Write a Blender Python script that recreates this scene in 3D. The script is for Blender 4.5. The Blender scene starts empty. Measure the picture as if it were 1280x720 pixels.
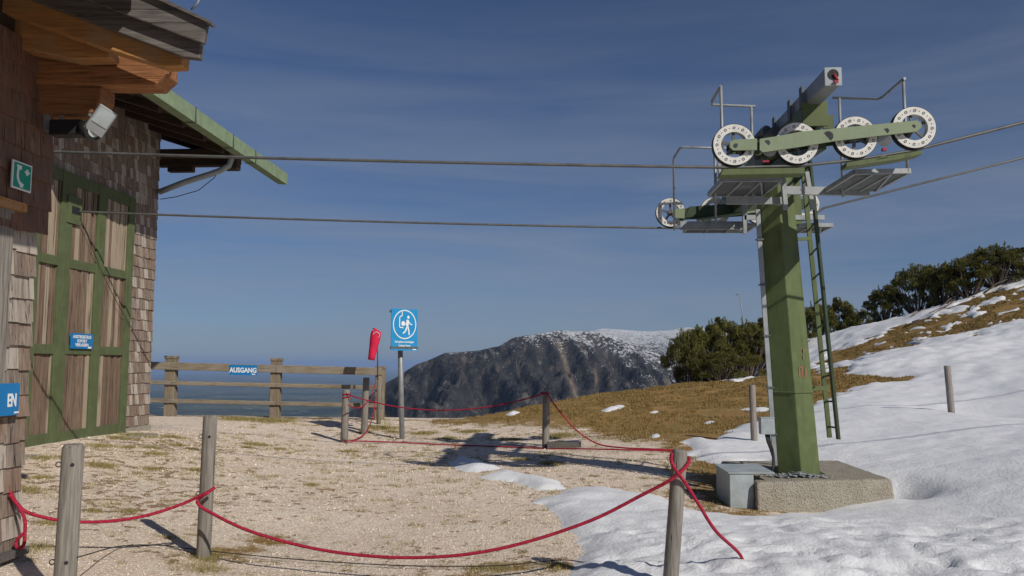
import bpy, bmesh, math, random
import numpy as np
from mathutils import Vector, Matrix, Quaternion
random.seed(7); RNG = np.random.default_rng(11)
sc = bpy.context.scene
COL = sc.collection
PI = math.pi

# ------------------------------------------------------------------ camera
F_PX = 1000.0; PITCH = math.atan(95/1000); EYE = Vector((0, 0, 1.6))
def ray(px, py):
    a = (px-640)/F_PX; b = (360-py)/F_PX
    return Vector((a, math.cos(PITCH)-b*math.sin(PITCH), math.sin(PITCH)+b*math.cos(PITCH)))
def P(px, py, Y):            # measured point of the photo at forward distance Y
    d = ray(px, py); return EYE + d*(Y/d.y)
cam_d = bpy.data.cameras.new('camera'); cam = bpy.data.objects.new('camera', cam_d); COL.objects.link(cam)
cam.location = EYE; cam.rotation_euler = (PI/2+PITCH, 0, 0)
cam_d.sensor_width = 36; cam_d.lens = 36*F_PX/1280; cam_d.clip_start = .05; cam_d.clip_end = 600000
sc.camera = cam

# ------------------------------------------------------------------ world, sun
EL = math.radians(34); SH = Vector((-.656, .755, 0)).normalized()
SUN = Vector((-SH.x*math.cos(EL), -SH.y*math.cos(EL), math.sin(EL)))
w = bpy.data.worlds.new('World'); sc.world = w; w.use_nodes = True
nt = w.node_tree; bg = nt.nodes['Background']
sky = nt.nodes.new('ShaderNodeTexSky'); sky.sky_type = 'NISHITA'; sky.sun_disc = False
sky.sun_elevation = EL; sky.sun_rotation = math.atan2(SUN.x, SUN.y)
sky.altitude = 1700; sky.air_density = 1.0; sky.dust_density = 1.3; sky.ozone_density = 4.5
tc = nt.nodes.new('ShaderNodeTexCoord'); mp = nt.nodes.new('ShaderNodeMapping')
mp.inputs['Scale'].default_value = (1.3, 1.8, 14); mp.inputs['Rotation'].default_value = (0, math.radians(5), .3)
nz = nt.nodes.new('ShaderNodeTexNoise'); nz.inputs['Scale'].default_value = 1.6; nz.inputs['Detail'].default_value = 7; nz.inputs['Roughness'].default_value = .58
nz.inputs['Distortion'].default_value = .5
cr = nt.nodes.new('ShaderNodeMapRange'); cr.inputs[1].default_value = .15; cr.inputs[2].default_value = .80; cr.inputs[3].default_value = 0; cr.inputs[4].default_value = .80
mx = nt.nodes.new('ShaderNodeMix'); mx.data_type = 'RGBA'; mx.inputs[7].default_value = (5.1, 6.0, 7.6, 1)
nt.links.new(tc.outputs['Generated'], mp.inputs[0]); nt.links.new(mp.outputs[0], nz.inputs['Vector'])
nt.links.new(nz.outputs['Fac'], cr.inputs[0]); sxz = nt.nodes.new('ShaderNodeSeparateXYZ'); nt.links.new(tc.outputs['Generated'], sxz.inputs[0])
me_ = nt.nodes.new('ShaderNodeMapRange'); me_.inputs[1].default_value = .44; me_.inputs[2].default_value = .16; me_.inputs[3].default_value = .12; me_.inputs[4].default_value = 1.0
nt.links.new(sxz.outputs[2], me_.inputs[0]); mm_ = nt.nodes.new('ShaderNodeMath'); mm_.operation = 'MULTIPLY'; nt.links.new(cr.outputs[0], mm_.inputs[0]); nt.links.new(me_.outputs[0], mm_.inputs[1])
nt.links.new(mm_.outputs[0], mx.inputs[0])
tn = nt.nodes.new('ShaderNodeMix'); tn.data_type = 'RGBA'; tn.blend_type = 'MULTIPLY'; tn.inputs[0].default_value = 1; tn.inputs[7].default_value = (.86, .98, 1.18, 1)
nt.links.new(sky.outputs[0], tn.inputs[6]); nt.links.new(tn.outputs[2], mx.inputs[6]); nt.links.new(mx.outputs[2], bg.inputs[0])
bg.inputs[1].default_value = .06
sl = bpy.data.lights.new('sun', 'SUN'); sl.energy = 5.0; sl.angle = math.radians(.53); sl.color = (1, .94, .85)
so = bpy.data.objects.new('sun', sl); COL.objects.link(so); so.rotation_euler = (-SUN).to_track_quat('-Z', 'Y').to_euler()
sc.view_settings.view_transform = 'Standard'; sc.view_settings.look = 'None'
sc.view_settings.exposure = -.45; sc.view_settings.gamma = 1
sc.cycles.volume_bounces = 1; sc.cycles.max_bounces = 8

# ------------------------------------------------------------------ materials
class MT:
    def __init__(s, name, rough=.8, metal=0):
        s.m = bpy.data.materials.new(name); s.m.use_nodes = True; s.t = s.m.node_tree
        s.b = s.t.nodes['Principled BSDF']; s.b.inputs['Roughness'].default_value = rough
        s.b.inputs['Metallic'].default_value = metal; s.b.inputs['Specular IOR Level'].default_value = .3
        s.co = s.t.nodes.new('ShaderNodeTexCoord').outputs['Object']
    def n(s, k, **kw):
        nd = s.t.nodes.new(k)
        for a, v in kw.items(): setattr(nd, a, v)
        return nd
    def l(s, a, b): s.t.links.new(a, b)
    def vec(s, scale, off=None):
        m = s.n('ShaderNodeMapping'); m.inputs['Scale'].default_value = scale; s.l(s.co, m.inputs[0])
        if off is not None:
            c = s.n('ShaderNodeCombineXYZ'); mu = s.math('MULTIPLY', off, 37.0)
            s.l(mu, c.inputs[0]); s.l(mu, c.inputs[1]); s.l(mu, c.inputs[2]); s.l(c.outputs[0], m.inputs['Location'])
        return m.outputs[0]
    def noise(s, vec, scale, detail=4, rough=.55, dist=0):
        n = s.n('ShaderNodeTexNoise'); n.inputs['Scale'].default_value = scale; n.inputs['Detail'].default_value = detail
        n.inputs['Roughness'].default_value = rough; n.inputs['Distortion'].default_value = dist
        s.l(vec, n.inputs['Vector']); return n.outputs['Fac']
    def voro(s, vec, scale, out='Distance', feat='F1'):
        n = s.n('ShaderNodeTexVoronoi', feature=feat); n.inputs['Scale'].default_value = scale; s.l(vec, n.inputs['Vector']); return n.outputs[out]
    def attr(s, name, out='Fac'):
        a = s.n('ShaderNodeAttribute'); a.attribute_name = name; return a.outputs[out]
    def math(s, op, a, b, clamp=False):
        n = s.n('ShaderNodeMath', operation=op); n.use_clamp = clamp
        for i, v in enumerate((a, b)):
            if hasattr(v, 'links'): s.l(v, n.inputs[i])
            else: n.inputs[i].default_value = v
        return n.outputs[0]
    def mr(s, v, a, b, c=0, d=1):
        n = s.n('ShaderNodeMapRange'); s.l(v, n.inputs[0])
        for i, x in enumerate((a, b, c, d)): n.inputs[i+1].default_value = x
        return n.outputs[0]
    def mix(s, f, a, b, mode='MIX'):
        n = s.n('ShaderNodeMix', data_type='RGBA', blend_type=mode)
        for i, v in ((0, f), (6, a), (7, b)):
            if hasattr(v, 'links'): s.l(v, n.inputs[i])
            elif i == 0: n.inputs[0].default_value = v
            else: n.inputs[i].default_value = (*v, 1)
        return n.outputs[2]
    def col(s, c):
        if hasattr(c, 'links'): s.l(c, s.b.inputs['Base Color'])
        else: s.b.inputs['Base Color'].default_value = (*c, 1)
    def bump(s, h, dist=.01, strength=1):
        b = s.n('ShaderNodeBump'); b.inputs['Distance'].default_value = dist; b.inputs['Strength'].default_value = strength
        s.l(h, b.inputs['Height']); s.l(b.outputs[0], s.b.inputs['Normal'])

def wood(name, c1, c2, axis='Z', dark=(.02, .015, .01), rough=.85, knots=.15, wash=None, light=None):
    m = MT(name, rough); st = {'X': (.06, 1, 1), 'Y': (1, .06, 1), 'Z': (1, 1, .06)}[axis]
    var = m.attr('var'); v = m.vec(st, var)
    g = m.noise(v, 52, 6, .7, .3); big = m.noise(v, 7, 3, .5, .3); blot = m.noise(m.vec((1, 1, 1), var), 3.0, 4)
    c = m.mix(m.mr(big, .3, .7), c1, c2)
    c = m.mix(m.mr(g, .38, .62, .75, 0), c, tuple(x*.38 for x in c1))
    if wash: c = m.mix(m.mr(blot, .42, .68, 0, .8), c, wash)
    c = m.mix(m.mr(m.math('ADD', var, 0), 0, 1, .0, .55), c, tuple(x*.55 for x in c2))
    if light:
        c = m.mix(m.mr(var, .62, .8, 0, .75), c, light); c = m.mix(m.mr(m.noise(m.vec((1, 1, .05), var), 22, 4, .6), .52, .66, 0, .7), c, tuple(x*.42 for x in c1))
    kn = m.voro(m.vec(tuple(x*.5+.12 if x < 1 else 1 for x in st), var), 3.2)
    c = m.mix(m.mr(kn, .05, .11, .8*knots*5 if knots < .2 else 1, 0), c, dark)
    crack = m.noise(m.vec(tuple(.02 if x < 1 else 1 for x in st), var), 55, 2)
    c = m.mix(m.mr(crack, .66, .70, 0, .8), c, dark)
    m.col(c); m.bump(m.math('ADD', g, m.mr(crack, .62, .7, 0, -1.2)), .006, .8); return m.m
def paint(name, c, rough=.5, metal=0, wear=.3, rust=(.16, .07, .03), scale=6, fade=1.35):
    m = MT(name, rough, metal); v = m.vec((1, 1, 1)); a = m.noise(v, scale, 6, .62); b = m.noise(m.vec((1, 1, .16)), scale*2.3, 5, .6)
    cc = m.mix(m.mr(a, .35, .7), c, tuple(min(1, x*fade) for x in c))
    cc = m.mix(m.mr(b, .5, .72, 0, wear), cc, tuple(x*.45 for x in c))
    cc = m.mix(m.mr(m.noise(v, scale*3.1, 7, .7), .68, .74, 0, min(1, wear*2)), cc, rust)
    m.col(cc); m.bump(a, .004, .4); m.l(m.mr(a, .3, .7, rough-.1, rough+.15), m.b.inputs['Roughness']); return m.m
M = {}
M['wood_grey'] = wood('weathered_grey_wood', (.25, .225, .195), (.36, .33, .29), 'Z')
M['wood_grey_x'] = wood('weathered_grey_boards', (.125, .11, .10), (.21, .19, .175), 'X')
M['wood_fence'] = wood('weathered_fence_wood', (.25, .20, .135), (.36, .30, .215), 'X', wash=(.27, .25, .22))
M['wood_fence_post'] = wood('weathered_fence_post_wood', (.25, .20, .14), (.36, .30, .215), 'Z')
M['wood_pale'] = wood('pale_weathered_pole_wood', (.30, .24, .20), (.42, .39, .36), 'Z')
M['wood_orange'] = wood('orange_spruce_wood', (.50, .225, .07), (.62, .32, .12), 'X', dark=(.12, .04, .015), knots=.3, wash=(.42, .30, .20))
M['wood_brown'] = wood('brown_stained_wood', (.30, .13, .055), (.42, .19, .08), 'X', dark=(.08, .03, .01))
M['plank'] = wood('weathered_door_plank', (.165, .112, .08), (.35, .265, .185), 'Z', dark=(.035, .022, .015), wash=(.20, .125, .09), light=(.42, .35, .26))
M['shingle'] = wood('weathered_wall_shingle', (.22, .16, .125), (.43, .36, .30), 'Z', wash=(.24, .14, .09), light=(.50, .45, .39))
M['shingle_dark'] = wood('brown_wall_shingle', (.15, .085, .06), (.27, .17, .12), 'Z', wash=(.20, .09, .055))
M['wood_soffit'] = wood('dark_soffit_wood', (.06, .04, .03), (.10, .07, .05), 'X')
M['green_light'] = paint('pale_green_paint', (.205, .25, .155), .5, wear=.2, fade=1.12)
M['green'] = paint('green_paint', (.092, .118, .046), .55, wear=.5, fade=1.3, rust=(.17,.12,.07))
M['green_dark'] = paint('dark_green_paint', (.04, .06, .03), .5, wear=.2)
M['green_door'] = paint('green_door_frame_paint', (.085, .105, .048), .8, wear=.35, rust=(.12, .09, .06))
M['green_gutter'] = paint('gutter_green_paint', (.19, .25, .15), .6, wear=.15)
M['galv'] = paint('galvanised_steel', (.25, .265, .27), .5, .35, wear=.3, rust=(.25, .24, .22))
M['galv_dark'] = paint('dull_steel', (.10, .105, .11), .55, .4)
M['lid'] = paint('grey_cabinet_paint', (.29, .325, .335), .5, wear=.15, rust=(.3, .3, .3))
M['white'] = paint('white_enamel', (.66, .65, .60), .5, wear=.35, rust=(.30, .24, .16), fade=1.1)
M['black'] = paint('black_rubber', (.018, .018, .02), .6, wear=.1, rust=(.03, .03, .03))
M['steel_rope'] = paint('steel_cable', (.13, .13, .125), .5, .5)
M['blue'] = paint('blue_sign_paint', (.012, .17, .42), .4, wear=.05, rust=(.02, .2, .4), fade=1.1)
M['blue2'] = paint('light_blue_sign_paint', (.015, .24, .50), .4, wear=.05, rust=(.03, .25, .5), fade=1.1)
M['green_sign'] = paint('green_sign_paint', (.01, .27, .17), .4, wear=.05, rust=(.01, .2, .12), fade=1.1)
M['sign_white'] = paint('white_sign_paint', (.72, .74, .74), .4, wear=.05, rust=(.6, .6, .6), fade=1.05)
M['red'] = paint('red_fabric', (.55, .015, .06), .8, wear=.2, rust=(.35, .01, .04))
M['red_paint'] = paint('red_plastic', (.30, .02, .04), .5)
M['graffiti'] = paint('faded_red_paint', (.32, .10, .075), .6)
M['glass'] = paint('lamp_glass', (.42, .46, .46), .15, wear=0)
m = MT('red_rope', .85); v = m.vec((1, 1, 1)); a = m.noise(v, 90, 3)
m.col(m.mix(m.mr(a, .35, .65), (.20, .008, .022), (.50, .025, .07))); m.bump(m.noise(v, 120, 2), .006); M['rope'] = m.m
m = MT('rough_concrete', .95); v = m.vec((1, 1, 1)); a = m.noise(v, 5, 6, .6); b = m.voro(v, 55); c = m.noise(v, 40, 5, .7)
cc = m.mix(m.mr(a, .3, .7), (.30, .27, .215), (.42, .385, .315)); cc = m.mix(m.mr(c, .52, .68, 0, .75), cc, (.13, .10, .07))
m.col(m.mix(m.mr(b, .1, .3, .5, 0), cc, (.46, .42, .35))); m.bump(m.math('ADD', c, m.math('MULTIPLY', b, .8)), .018); M['concrete'] = m.m
# sheave face: white enamel steel
# bark / needles
m = MT('pine_bark', .95); v = m.vec((1, 1, .3)); a = m.noise(v, 20, 5); m.col(m.mix(a, (.07, .05, .04), (.19, .15, .125))); m.bump(a, .01); M['bark'] = m.m
m = MT('pine_needles', .6); va = m.attr('var'); c = m.mix(va, (.024, .032, .009), (.235, .215, .045)); m.col(c)
m.b.inputs['Subsurface Weight'].default_value = 0; M['needle'] = m.m
m = MT('dry_grass_blades', .9); va = m.attr('var'); m.col(m.mix(va, (.15, .10, .03), (.38, .27, .105))); M['drygrass'] = m.m
m = MT('short_grass_blades', .9); va = m.attr('var'); m.col(m.mix(va, (.11, .12, .03), (.46, .36, .16))); M['tuft'] = m.m
m = MT('limestone_pebbles', .95); va = m.attr('var'); m.col(m.mix(va, (.58, .46, .36), (.84, .73, .60))); M['pebble'] = m.m
# snow
m = MT('old_snow', .75); v = m.vec((1, 1, 1)); a = m.noise(v, 2.5, 6, .6); b = m.noise(v, 28, 6, .7); d = m.noise(v, .35, 4, .6)
c = m.mix(m.mr(a, .35, .75), (.76, .77, .79), (.84, .845, .85)); c = m.mix(m.mr(m.noise(v, 60, 4, .7), .70, .76, 0, .35), c, (.45, .38, .30))
m.col(c); m.bump(m.math('ADD', m.math('MULTIPLY', a, 1.6), m.math('MULTIPLY', b, .9)), .025, .75)
m.b.inputs['Subsurface Weight'].default_value = .0; M['snow'] = m.m
# ground: gravel + brown turf by vertex mask (material regions)
m = MT('gravel_and_turf', .97); v = m.vec((1, 1, 1)); gm = m.attr('turf')
big = m.noise(v, .55, 5, .6); mid = m.noise(v, 4.5, 6, .65); fine = m.noise(v, 70, 5, .7)
vo = m.n('ShaderNodeTexVoronoi'); vo.inputs['Scale'].default_value = 42; m.l(v, vo.inputs['Vector'])
sep = m.n('ShaderNodeSeparateColor'); m.l(vo.outputs['Color'], sep.inputs[0])
gr = m.mix(sep.outputs[0], (.76, .61, .48), (1.0, .90, .765)); gr = m.mix(m.mr(vo.outputs['Distance'], .35, .8, 0, .5), gr, (.44, .34, .24))
gr = m.mix(m.mr(big, .40, .72, 0, .5), gr, (.60, .46, .32)); gr = m.mix(m.mr(mid, .55, .72, 0, .45), gr, (.86, .77, .64))
vec_t = m.vec((1, 1.0, 1)); spots = m.noise(vec_t, 2.6, 7, .72); zone = m.noise(v, .28, 3, .5)
sp = m.math('ADD', spots, m.math('MULTIPLY', m.math('SUBTRACT', zone, .5), .35))
sm_ = m.noise(m.vec((1, 1, 1)), 6.5, 6, .68); gr = m.mix(m.mr(m.math('ADD', sm_, m.math('MULTIPLY', m.math('SUBTRACT', zone, .5), .5)), .575, .605, 0, .85), gr, (.25, .15, .07)); gr = m.mix(m.mr(sp, .62, .72, 0, .6), gr, (.30, .21, .11))
tf = m.mix(m.mr(mid, .3, .7), (.20, .105, .028), (.36, .205, .06)); tf = m.mix(m.mr(fine, .35, .65, 0, .7), tf, (.38, .25, .095))
tf = m.mix(m.mr(m.noise(v, 1.3, 5, .6), .50, .68, 0, .6), tf, (.17, .16, .045)); tf = m.mix(m.mr(m.noise(v, 9, 5, .7), .54, .66, 0, .7), tf, (.08, .045, .018)); tf = m.mix(m.mr(m.noise(v, 3.1, 6, .7), .52, .64, 0, .6), tf, (.36, .27, .13))
k = m.math('ADD', gm, m.math('MULTIPLY', m.math('SUBTRACT', spots, .5), 1.6))
m.col(m.mix(m.mr(k, .38, .58), gr, tf)); m.bump(m.math('ADD', m.math('MULTIPLY', vo.outputs['Distance'], -.7), m.math('ADD', fine, m.math('MULTIPLY', mid, 1.5))), .018, .8); M['ground'] = m.m
# mountain
def mountain_mat(name, snow_z, soft, snow_amt, east=.42):
    m = MT(name, 1.0); m.b.inputs['Specular IOR Level'].default_value = 0
    g = m.n('ShaderNodeNewGeometry'); m.co = g.outputs['Position']; sx = m.n('ShaderNodeSeparateXYZ'); m.l(m.co, sx.inputs[0])
    v = m.vec((.01, .01, .01)); a = m.noise(v, 1.1, 8, .68); b = m.noise(m.vec((.01, .0035, .0035)), 2.2, 8, .7, .4); f = m.noise(v, 9, 7, .75)
    f2 = m.noise(v, 5.5, 8, .8)
    c = m.mix(m.mr(m.noise(v, .8, 8, .7), .42, .58), (.026, .031, .036), (.088, .084, .084)); c = m.mix(m.mr(f, .5, .7, 0, .5), c, (.17, .15, .14)); c = m.mix(m.mr(b, .54, .62, 0, .8), c, (.23, .20, .175))
    c = m.mix(m.mr(m.math('ADD', a, m.math('MULTIPLY', m.math('SUBTRACT', f, .5), .6)), .60, .70, 0, .6), c, (.15, .125, .10))
    sc_ = m.attr('scree'); c = m.mix(m.math('MULTIPLY', sc_, .8), c, (.36, .28, .21))
    nz_ = m.new if False else None
    sep = m.n('ShaderNodeSeparateXYZ'); m.l(g.outputs['Normal'], sep.inputs[0])
    h = m.mr(sx.outputs[2], snow_z-soft, snow_z+soft, -.5, .5)
    s = m.math('ADD', m.math('ADD', h, m.math('MULTIPLY', m.math('SUBTRACT', f2, .5), 3.4)), m.math('MULTIPLY', m.math('SUBTRACT', a, .5), 1.2))
    s = m.math('ADD', s, m.mr(sep.outputs[2], .45, .9, -.25, .30)); s = m.math('ADD', s, m.mr(sx.outputs[0], 100, 900, 0, east))
    c = m.mix(m.mr(s, .28, .42, 0, snow_amt), c, (.80, .82, .85)); m.col(c); m.bump(m.math('ADD', a, f), 40, .8); return m.m
M['mtn'] = mountain_mat('forested_mountain_rock', 165, 190, .95); M['mtn2'] = mountain_mat('snowy_mountain_rock', 120, 300, .95, -.05)
m = MT('valley_fields', 1.0); m.b.inputs['Specular IOR Level'].default_value = 0; g = m.n('ShaderNodeNewGeometry'); m.co = g.outputs['Position']
v = m.vec((.0004, .0004, .0004)); a = m.noise(v, 1, 8, .65); cc = m.voro(m.vec((.0022, .0022, .002)), 1, 'Color'); b = m.noise(m.vec((.005, .005, .005)), 1, 4, .7)
c = m.mix(m.mr(a, .42, .56), (.02, .035, .02), (.10, .11, .055)); c = m.mix(m.mr(m.noise(v, 2.5, 6, .7), .5, .6, 0, .5), c, (.05, .06, .03))
t_ = m.math('MULTIPLY', m.mr(b, .58, .66), m.mr(m.noise(v, 1.7, 4, .6), .5, .6)); m.col(m.mix(t_, c, (.55, .5, .46))); M['valley'] = m.m

# ------------------------------------------------------------------ mesh builder
def wloc(o):
    L = Vector((0, 0, 0))
    while o: L += o.location+o.matrix_parent_inverse.translation; o = o.parent
    return L
def frame(d):
    d = d.normalized(); a = Vector((0, 0, 1)) if abs(d.z) < .95 else Vector((1, 0, 0))
    x = a.cross(d).normalized(); return x, d.cross(x)
class MB:
    def __init__(s): s.v = []; s.f = []; s.var = []; s.sm = []; s.g = []
    def add(s, vs, fs, var=None, sm=False):
        o = len(s.v); s.g.append(o); s.v += [tuple(v) for v in vs]; var = random.random() if var is None else var
        for f in fs: s.f.append([i+o for i in f]); s.var.append(var); s.sm.append(sm)
        return s
    def hexa(s, c8, var=None):   # c8: bottom 4 ccw, top 4 ccw
        return s.add(c8, [(3, 2, 1, 0), (4, 5, 6, 7), (0, 1, 5, 4), (1, 2, 6, 5), (2, 3, 7, 6), (3, 0, 4, 7)], var)
    def box(s, c, sz, ax=None, var=None):
        c = Vector(c); hx, hy, hz = (q/2 for q in sz)
        X, Y, Z = ax if ax else (Vector((1, 0, 0)), Vector((0, 1, 0)), Vector((0, 0, 1)))
        return s.hexa([c+X*a*hx+Y*b*hy+Z*d*hz for d in (-1, 1) for a, b in ((-1, -1), (1, -1), (1, 1), (-1, 1))], var)
    def bar(s, a, b, w_, h_, up=None, var=None):
        a, b = Vector(a), Vector(b); d = (b-a); L = d.length; d.normalize()
        up = Vector(up) if up else Vector((0, 0, 1))
        if abs(d.dot(up)) > .98: up = Vector((0, 1, 0))
        x = d.cross(up).normalized(); z = x.cross(d)
        return s.box((a+b)/2, (w_, L, h_), (x, d, z), var)
    def tube(s, pts, r, n=8, cap=True, var=None, sm=True):
        pts = [Vector(p) for p in pts]; rs = r if isinstance(r, (list, tuple)) else [r]*len(pts)
        d0 = pts[1]-pts[0]; x, y = frame(d0); vs = []; prev = d0.normalized()
        for i, p in enumerate(pts):
            d = (pts[min(i+1, len(pts)-1)]-pts[max(i-1, 0)]).normalized()
            q = prev.rotation_difference(d); x = q @ x; x = (x-d*x.dot(d)).normalized(); y = d.cross(x); prev = d
            for k in range(n):
                a = 2*PI*k/n; vs.append(p+(x*math.cos(a)+y*math.sin(a))*rs[i])
        fs = [(i*n+k, i*n+(k+1) % n, (i+1)*n+(k+1) % n, (i+1)*n+k) for i in range(len(pts)-1) for k in range(n)]
        var = random.random() if var is None else var
        s.add(vs, fs, var, sm)
        if cap:
            o = len(s.v)-len(vs); s.f.append([o+k for k in range(n)][::-1]); s.f.append([o+(len(pts)-1)*n+k for k in range(n)]); s.var += [var]*2; s.sm += [False]*2
        return s
    def prism(s, poly, vec, var=None):
        poly = [Vector(p) for p in poly]; vec = Vector(vec); n = len(poly)
        return s.add(poly+[p+vec for p in poly], [tuple(range(n))[::-1], tuple(range(n, 2*n))]+[(i, (i+1) % n, n+(i+1) % n, n+i) for i in range(n)], var)
    def ring(s, c, ax, r0, r1, t, n=40, var=None):   # annular plate, thickness t centred
        c = Vector(c); ax = Vector(ax).normalized(); x, y = frame(ax); vs = []
        for r, h in ((r0, -t/2), (r1, -t/2), (r1, t/2), (r0, t/2)):
            for k in range(n): a = 2*PI*k/n; vs.append(c+ax*h+(x*math.cos(a)+y*math.sin(a))*r)
        fs = [(j*n+k, j*n+(k+1) % n, ((j+1) % 4)*n+(k+1) % n, ((j+1) % 4)*n+k) for j in range(4) for k in range(n)]
        return s.add(vs, fs, var)
    def build(s, name, mat, parent=None, local=False, bevel=0, split=False):
        if split and len(s.g) > 1:
            out = []; ends = s.g[1:]+[len(s.v)]
            for a_, e_ in zip(s.g, ends):
                m_ = MB(); m_.v = s.v[a_:e_]
                for f_, v_, q_ in zip(s.f, s.var, s.sm):
                    if a_ <= f_[0] < e_: m_.f.append([i-a_ for i in f_]); m_.var.append(v_); m_.sm.append(q_)
                out.append(m_.build(name, mat, parent, local, bevel))
            return out[0]
        me = bpy.data.meshes.new(name); me.from_pydata(s.v, [], s.f); me.update()
        a = me.attributes.new('var', 'FLOAT', 'FACE'); a.data.foreach_set('value', s.var)
        me.polygons.foreach_set('use_smooth', s.sm); me.materials.append(mat)
        bm = bmesh.new(); bm.from_mesh(me); bmesh.ops.recalc_face_normals(bm, faces=bm.faces); bm.to_mesh(me); bm.free()
        o = bpy.data.objects.new(name, me); COL.objects.link(o)
        if bevel:
            bv = o.modifiers.new('bevel', 'BEVEL'); bv.width = bevel; bv.segments = 2; bv.limit_method = 'ANGLE'; bv.angle_limit = math.radians(50)
        if parent:
            o.parent = parent
            if not local:
                o.matrix_parent_inverse = Matrix.Translation(-wloc(parent))
        return o
def tag(o, label=None, cat=None, group=None, kind=None):
    if label: o['label'] = label
    if cat: o['category'] = cat
    if group: o['group'] = group
    if kind: o['kind'] = kind
    return o
def empty(name, loc, label, cat, group=None):
    o = bpy.data.objects.new(name, None); COL.objects.link(o); o.location = loc; o.empty_display_size = .2
    return tag(o, label, cat, group)
def copy_tree(o, parent=None):
    c = o.copy(); COL.objects.link(c)
    if parent: c.parent = parent
    for ch in [x for x in bpy.data.objects if x.parent == o]: copy_tree(ch, c)
    return c
def np_mesh(name, v, f, mat, attrs=None, smooth=True, var=None):
    me = bpy.data.meshes.new(name); k = f.shape[1]
    me.vertices.add(len(v)); me.vertices.foreach_set('co', v.astype(np.float32).ravel())
    me.loops.add(f.size); me.loops.foreach_set('vertex_index', f.astype(np.int32).ravel())
    me.polygons.add(len(f)); me.polygons.foreach_set('loop_start', np.arange(0, f.size, k, dtype=np.int32)); me.update(calc_edges=True)
    me.polygons.foreach_set('use_smooth', np.full(len(f), smooth))
    for nm, arr in (attrs or {}).items():
        a = me.attributes.new(nm, 'FLOAT', 'POINT'); a.data.foreach_set('value', arr.astype(np.float32))
    if var is not None:
        a = me.attributes.new('var', 'FLOAT', 'FACE'); a.data.foreach_set('value', var.astype(np.float32))
    me.materials.append(mat); me.validate(); o = bpy.data.objects.new(name, me); COL.objects.link(o); return o

# ------------------------------------------------------------------ noise
def hsh(ix, iy, seed):
    n = (ix.astype(np.int64)*374761393+iy.astype(np.int64)*668265263+seed*1442695041) & 0x7fffffff
    n = ((n ^ (n >> 13))*1274126177) & 0x7fffffff
    return ((n ^ (n >> 16)) & 0xffff)/65535.0
def vnoise(x, y, seed=0):
    ix = np.floor(x); iy = np.floor(y); fx = x-ix; fy = y-iy; fx = fx*fx*(3-2*fx); fy = fy*fy*(3-2*fy)
    a = hsh(ix, iy, seed); b = hsh(ix+1, iy, seed); c = hsh(ix, iy+1, seed); d = hsh(ix+1, iy+1, seed)
    return (a*(1-fx)+b*fx)*(1-fy)+(c*(1-fx)+d*fx)*fy
def fbm(x, y, seed=0, oct=5, g=.5):
    t = 0; amp = 1; s = 0
    for i in range(oct):
        ca, sa = math.cos(i*1.3), math.sin(i*1.3)
        t = t+amp*vnoise((x*ca-y*sa)*2**i, (x*sa+y*ca)*2**i, seed+i*7); s += amp; amp *= g
    return t/s

# ------------------------------------------------------------------ terrain
CTRL = [(-1, 3, 0), (2, 3, -.02), (5, 3, .05), (-3, 3, .1), (-5, 3, .2), (-3.6, 6, .18), (-2.5, 6.6, .03), (0, 7, 0), (2, 7, 0), (4, 7, 0), (6, 7, .1),
        (0, 10, 0), (2, 11, .0), (-2, 10, .03), (-4, 10, .15), (-6, 11, .38), (-6.6, 14, .42), (-4.5, 14, .2), (-2, 14, .03), (0, 15, 0), (-3.4, 16.3, 0),
        (-2.3, 17, .02), (-3.2, 18, .08), (-8, 20, .3), (-5.5, 20, .25), (-3.2, 20, .2), (-1, 20.3, .2), (3.5, 9.6, -.12), (4.5, 9.6, -.1), (2.7, 10, -.08),
        (4.3, 14.4, .15), (9.2, 16.9, .47), (30, 20, 4.6), (40, 20, 8), (30, 40, 7.2), (50, 40, 13), (15, 3, 1.6), (30, 5, 5), (12, 8, 1.0), (8, 4, .35), (-15, 10, .5),
        (-30, 10, .5), (-15, 20, .3), (-30, 0, .5), (0, -10, 0), (30, -10, 6), (60, -10, 14), (60, 60, 16), (-20, 25, .2), (3, 18, .15)]
for px, py, Y in [(500, 525, 20.3), (620, 515, 22), (760, 493, 26), (830, 483, 28.5), (900, 478, 30), (1000, 466, 34), (1185, 522, 16.9), (1280, 600, 10), (1280, 500, 18),
                  (1280, 430, 27), (1150, 440, 28), (1280, 362, 36), (1200, 384, 37), (1100, 411, 39), (1040, 424, 41), (980, 441, 42), (930, 468, 41), (1100, 480, 23), (1000, 520, 18), (850, 545, 15.5), (760, 525, 19)]:
    CTRL.append(tuple(P(px, py, Y)))
CT = np.array(CTRL); KC = 1.2
def kern(d2): return np.sqrt(d2+KC*KC)
A_ = kern(((CT[:, None, :2]-CT[None, :, :2])**2).sum(-1)); n_ = len(CT)
A2 = np.zeros((n_+3, n_+3)); A2[:n_, :n_] = A_; Pm = np.c_[np.ones(n_), CT[:, :2]]; A2[:n_, n_:] = Pm; A2[n_:, :n_] = Pm.T
WT = np.linalg.solve(A2, np.r_[CT[:, 2], 0, 0, 0])
def base_h(x, y):
    sh = x.shape; x = x.ravel(); y = y.ravel(); out = WT[n_]+WT[n_+1]*x+WT[n_+2]*y
    for i in range(n_): out = out+WT[i]*kern((x-CT[i, 0])**2+(y-CT[i, 1])**2)
    return out.reshape(sh)
YBX = [-200, -30, -9, -1, 0, 3, 8, 12, 14.5, 18, 22, 30, 60, 200]; YBY = [24, 23, 20.7, 20.9, 22, 26.5, 31, 37, 43.5, 41, 38, 41, 60, 90]
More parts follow.
